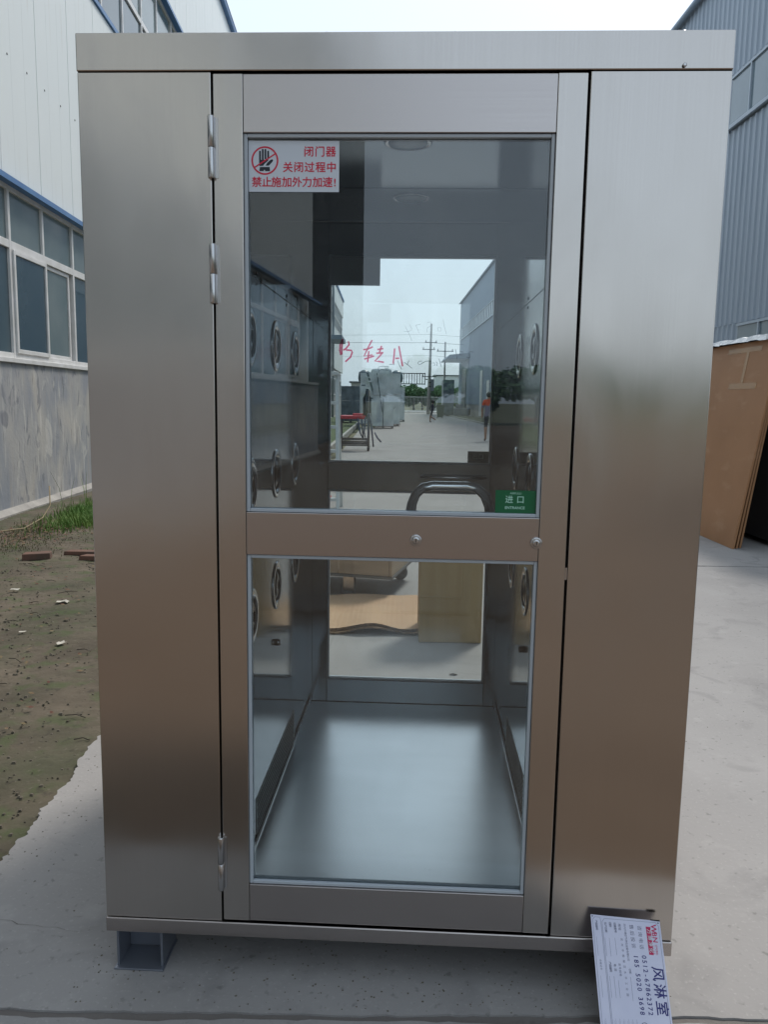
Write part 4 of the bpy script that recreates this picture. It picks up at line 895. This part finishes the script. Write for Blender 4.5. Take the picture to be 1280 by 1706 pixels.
# leaning boards and dark cabinet at the right edge
t = thing('dark_cabinet', S(3.72, 7.55), 'black steel cabinet behind the leaning brown boards at the right edge', 'cabinet', rz=SA)
b = MB(M['rubber']); b.box(0,1.1,0,2.0,.05,2.0); b.build('body', t, bevel=.01)
b = MB(M['foot']); b.box(.02,.5,-.012,-.001,.22,1.55); b.build('door', t, bevel=.003)
b = MB(M['tyre']); b.box(.02,.5,-.020,-.001,.06,.2); b.build('kick_plate', t, bevel=.003)
for i in range(3):
    x0 = 3.30 + .045*i; tp = 3.60 + .028*i; z1 = 1.96 - .01*i
    lb = ['outermost glossy brown board leaning on the black cabinet','middle brown board of the three leaning on the black cabinet','innermost brown board, closest to the black cabinet'][i]
    b = MB(M['card_o'], M['card_edge']); v0, v1 = 7.42 + .03*i, 9.6
    b.hexa([(x0,v0,.0),(x0+.02,v0,.0),(x0+.02,v1,.0),(x0,v1,.0),(tp,v0,z1),(tp+.02,v0,z1),(tp+.02,v1,z1),(tp,v1,z1)])
    o = b.build('leaning_board', loc=S(0,0), rz=SA, bevel=.003); tag(o, lb, 'board', 'brown boards leaning on the black cabinet')
    if i == 0:
        for (va, vb, za, zb) in ((7.75,8.5,1.86,1.91),(7.7,8.3,1.50,1.56),(8.0,8.06,1.56,1.86)):
            f = lambda z: x0 + (tp-x0)*z/z1 - .0025
            q = MB(M['tape']); q.hexa([(f(za),va,za),(f(za)+.002,va,za),(f(za)+.002,vb,za),(f(za),vb,za),(f(zb),va,zb),(f(zb)+.002,va,zb),(f(zb)+.002,vb,zb),(f(zb),vb,zb)]); q.build('tape_strip', o)
M['foil'] = mat('crumpled_film', (.42,.44,.45), .2, .2, bump=.02, bscale=(18,18,18), col2=(.6,.62,.63), scale=(12,12,12))
b = MB(M['foil']); n1, n2 = 26, 12
G = [[b.bm.verts.new((3.55 + .55*i/n2 + random.uniform(-.02,.02), 7.36 + 2.3*j/n1, 1.985 + .008*math.sin(i*.9)*math.sin(j*1.37) + random.uniform(0,.016) - (.035 if i == 0 else 0) + (.02 if i else 0))) for i in range(n2+1)] for j in range(n1+1)]
for j in range(n1):
    for i in range(n2): b.bm.faces.new([G[j][i],G[j][i+1],G[j+1][i+1],G[j+1][i]])
tag(b.build('plastic_film', loc=S(0,0), rz=SA), 'crumpled clear plastic film draped over the leaning boards', 'plastic film')

# ------------------------------------------------------------------ people
M['skin'] = mat('skin', (.35,.20,.13), .6); M['hair'] = mat('black_hair', (.012,.01,.01), .6)
M['shirt_o'] = mat('orange_cloth', (.62,.08,.03), .8); M['shirt_g'] = mat('grey_violet_cloth', (.22,.20,.26), .85); M['shorts'] = mat('dark_grey_cloth', (.06,.06,.065), .85)
M['navyc'] = mat('dark_navy_cloth', (.02,.025,.05), .8); M['shoe'] = mat('dark_shoes', (.02,.02,.02), .6)
def person(name, J, E, zones, loc, rz, label, scale=1.0, hairback=.0):
    me = bpy.data.meshes.new('sk'); ks = list(J); me.from_pydata([Vector(J[k_][0])*scale for k_ in ks], [(ks.index(a), ks.index(c)) for a, c in E], [])
    o = bpy.data.objects.new('sk', me); col.objects.link(o)
    md = o.modifiers.new('skin', 'SKIN'); md.use_smooth_shade = True
    for i, k_ in enumerate(ks):
        r = J[k_][1]; me.skin_vertices[0].data[i].radius = ((r if isinstance(r, tuple) else (r, r))[0]*scale, (r if isinstance(r, tuple) else (r, r))[1]*scale); me.skin_vertices[0].data[i].use_root = (k_ == 'pelvis')
    sb = o.modifiers.new('sub', 'SUBSURF'); sb.levels = 2; sb.render_levels = 2
    m2 = bpy.data.meshes.new_from_object(o.evaluated_get(bpy.context.evaluated_depsgraph_get()))
    bpy.data.objects.remove(o)
    m2.materials.clear(); mats = []
    for p in m2.polygons:
        c = p.center / scale; mt = zones(c)
        if mt not in mats: mats.append(mt)
        p.material_index = mats.index(mt); p.use_smooth = True
    for mt in mats: m2.materials.append(mt)
    root = thing(name, loc, label, 'person', rz=rz)
    b_ = bpy.data.objects.new('body', m2); col.objects.link(b_); b_.parent = root
    hd = Vector(J['head'][0])*scale
    b = MB(M['hair']); b.lathe(hd + Vector((0, hairback, -.02))*scale, (0,0,1), [(.085*scale,-.03*scale),(.112*scale,.03*scale),(.108*scale,.09*scale),(.07*scale,.145*scale),(0,.16*scale)], 16); b.build('hair', root)
    return root
EDG = [('pelvis','waist'),('waist','chest'),('chest','neck'),('neck','head'),('head','crown'),('chest','ls'),('ls','le'),('le','lw'),('lw','lh'),('chest','rs'),('rs','re'),('re','rw'),('rw','rh'),
       ('pelvis','lhip'),('lhip','lk'),('lk','la'),('la','lt'),('pelvis','rhip'),('rhip','rk'),('rk','ra'),('ra','rt')]
man = dict(pelvis=((0,0,.93),(.15,.11)), waist=((0,0,1.08),(.145,.10)), chest=((0,0,1.33),(.165,.11)), neck=((0,.0,1.50),.055), head=((0,-.01,1.60),(.078,.09)), crown=((0,-.01,1.68),(.07,.085)),
  ls=((-.18,0,1.40),.065), le=((-.24,.02,1.13),.045), lw=((-.24,-.06,.90),.033), lh=((-.24,-.09,.82),(.04,.025)), rs=((.18,0,1.40),.065), re=((.25,.03,1.13),.045), rw=((.23,-.05,.90),.033), rh=((.23,-.08,.82),(.04,.025)),
  lhip=((-.09,0,.86),.095), lk=((-.10,-.05,.48),.062), la=((-.10,.06,.09),.042), lt=((-.11,-.08,.035),(.045,.035)), rhip=((.09,0,.86),.095), rk=((.10,-.02,.48),.062), ra=((.10,.0,.09),.042), rt=((.11,-.14,.035),(.045,.035)))
def zm(c):
    if c.z > 1.47: return M['skin']
    if abs(c.x) > .19 and c.z < 1.18: return M['skin']
    if c.z > 1.26: return M['shirt_o']
    if c.z > .88: return M['shirt_g']
    if c.z > .50: return M['shorts']
    return M['skin'] if c.z > .08 else M['shoe']
person('person', man, EDG, zm, S(3.60, 27.6), SA + math.pi, 'person in an orange and grey T-shirt and dark shorts walking away', .97, .0)
kid = dict(pelvis=((0,0,.70),(.10,.09)), waist=((0,.0,.82),(.095,.085)), chest=((.02,0,1.0),(.11,.09)), neck=((.03,0,1.12),.04), head=((.035,0,1.20),(.07,.075)), crown=((.035,0,1.27),(.065,.07)),
  ls=((.02,-.12,1.05),.045), le=((.14,-.15,.88),.034), lw=((.24,-.13,.98),.026), lh=((.27,-.12,1.02),.025), rs=((.02,.12,1.05),.045), re=((-.12,.15,.88),.034), rw=((-.10,.15,.72),.026), rh=((-.09,.15,.67),.025),
  lhip=((.0,-.06,.65),.07), lk=((-.08,-.06,.36),.05), la=((.16,-.06,.20),.034), lt=((.24,-.06,.17),.03), rhip=((.0,.06,.65),.07), rk=((-.08,.06,.38),.05), ra=((-.12,.06,.07),.034), rt=((-.02,.06,.03),.032))
def zk(c):
    if c.z > 1.10: return M['skin']
    if c.z > .70: return M['navyc']
    if c.z > .42: return M['shorts']
    return M['skin'] if c.z > .10 else M['shoe']
person('person', kid, EDG, zk, S(3.05, 51), SA, 'child in dark clothes running across the far yard', 1.06, .0)
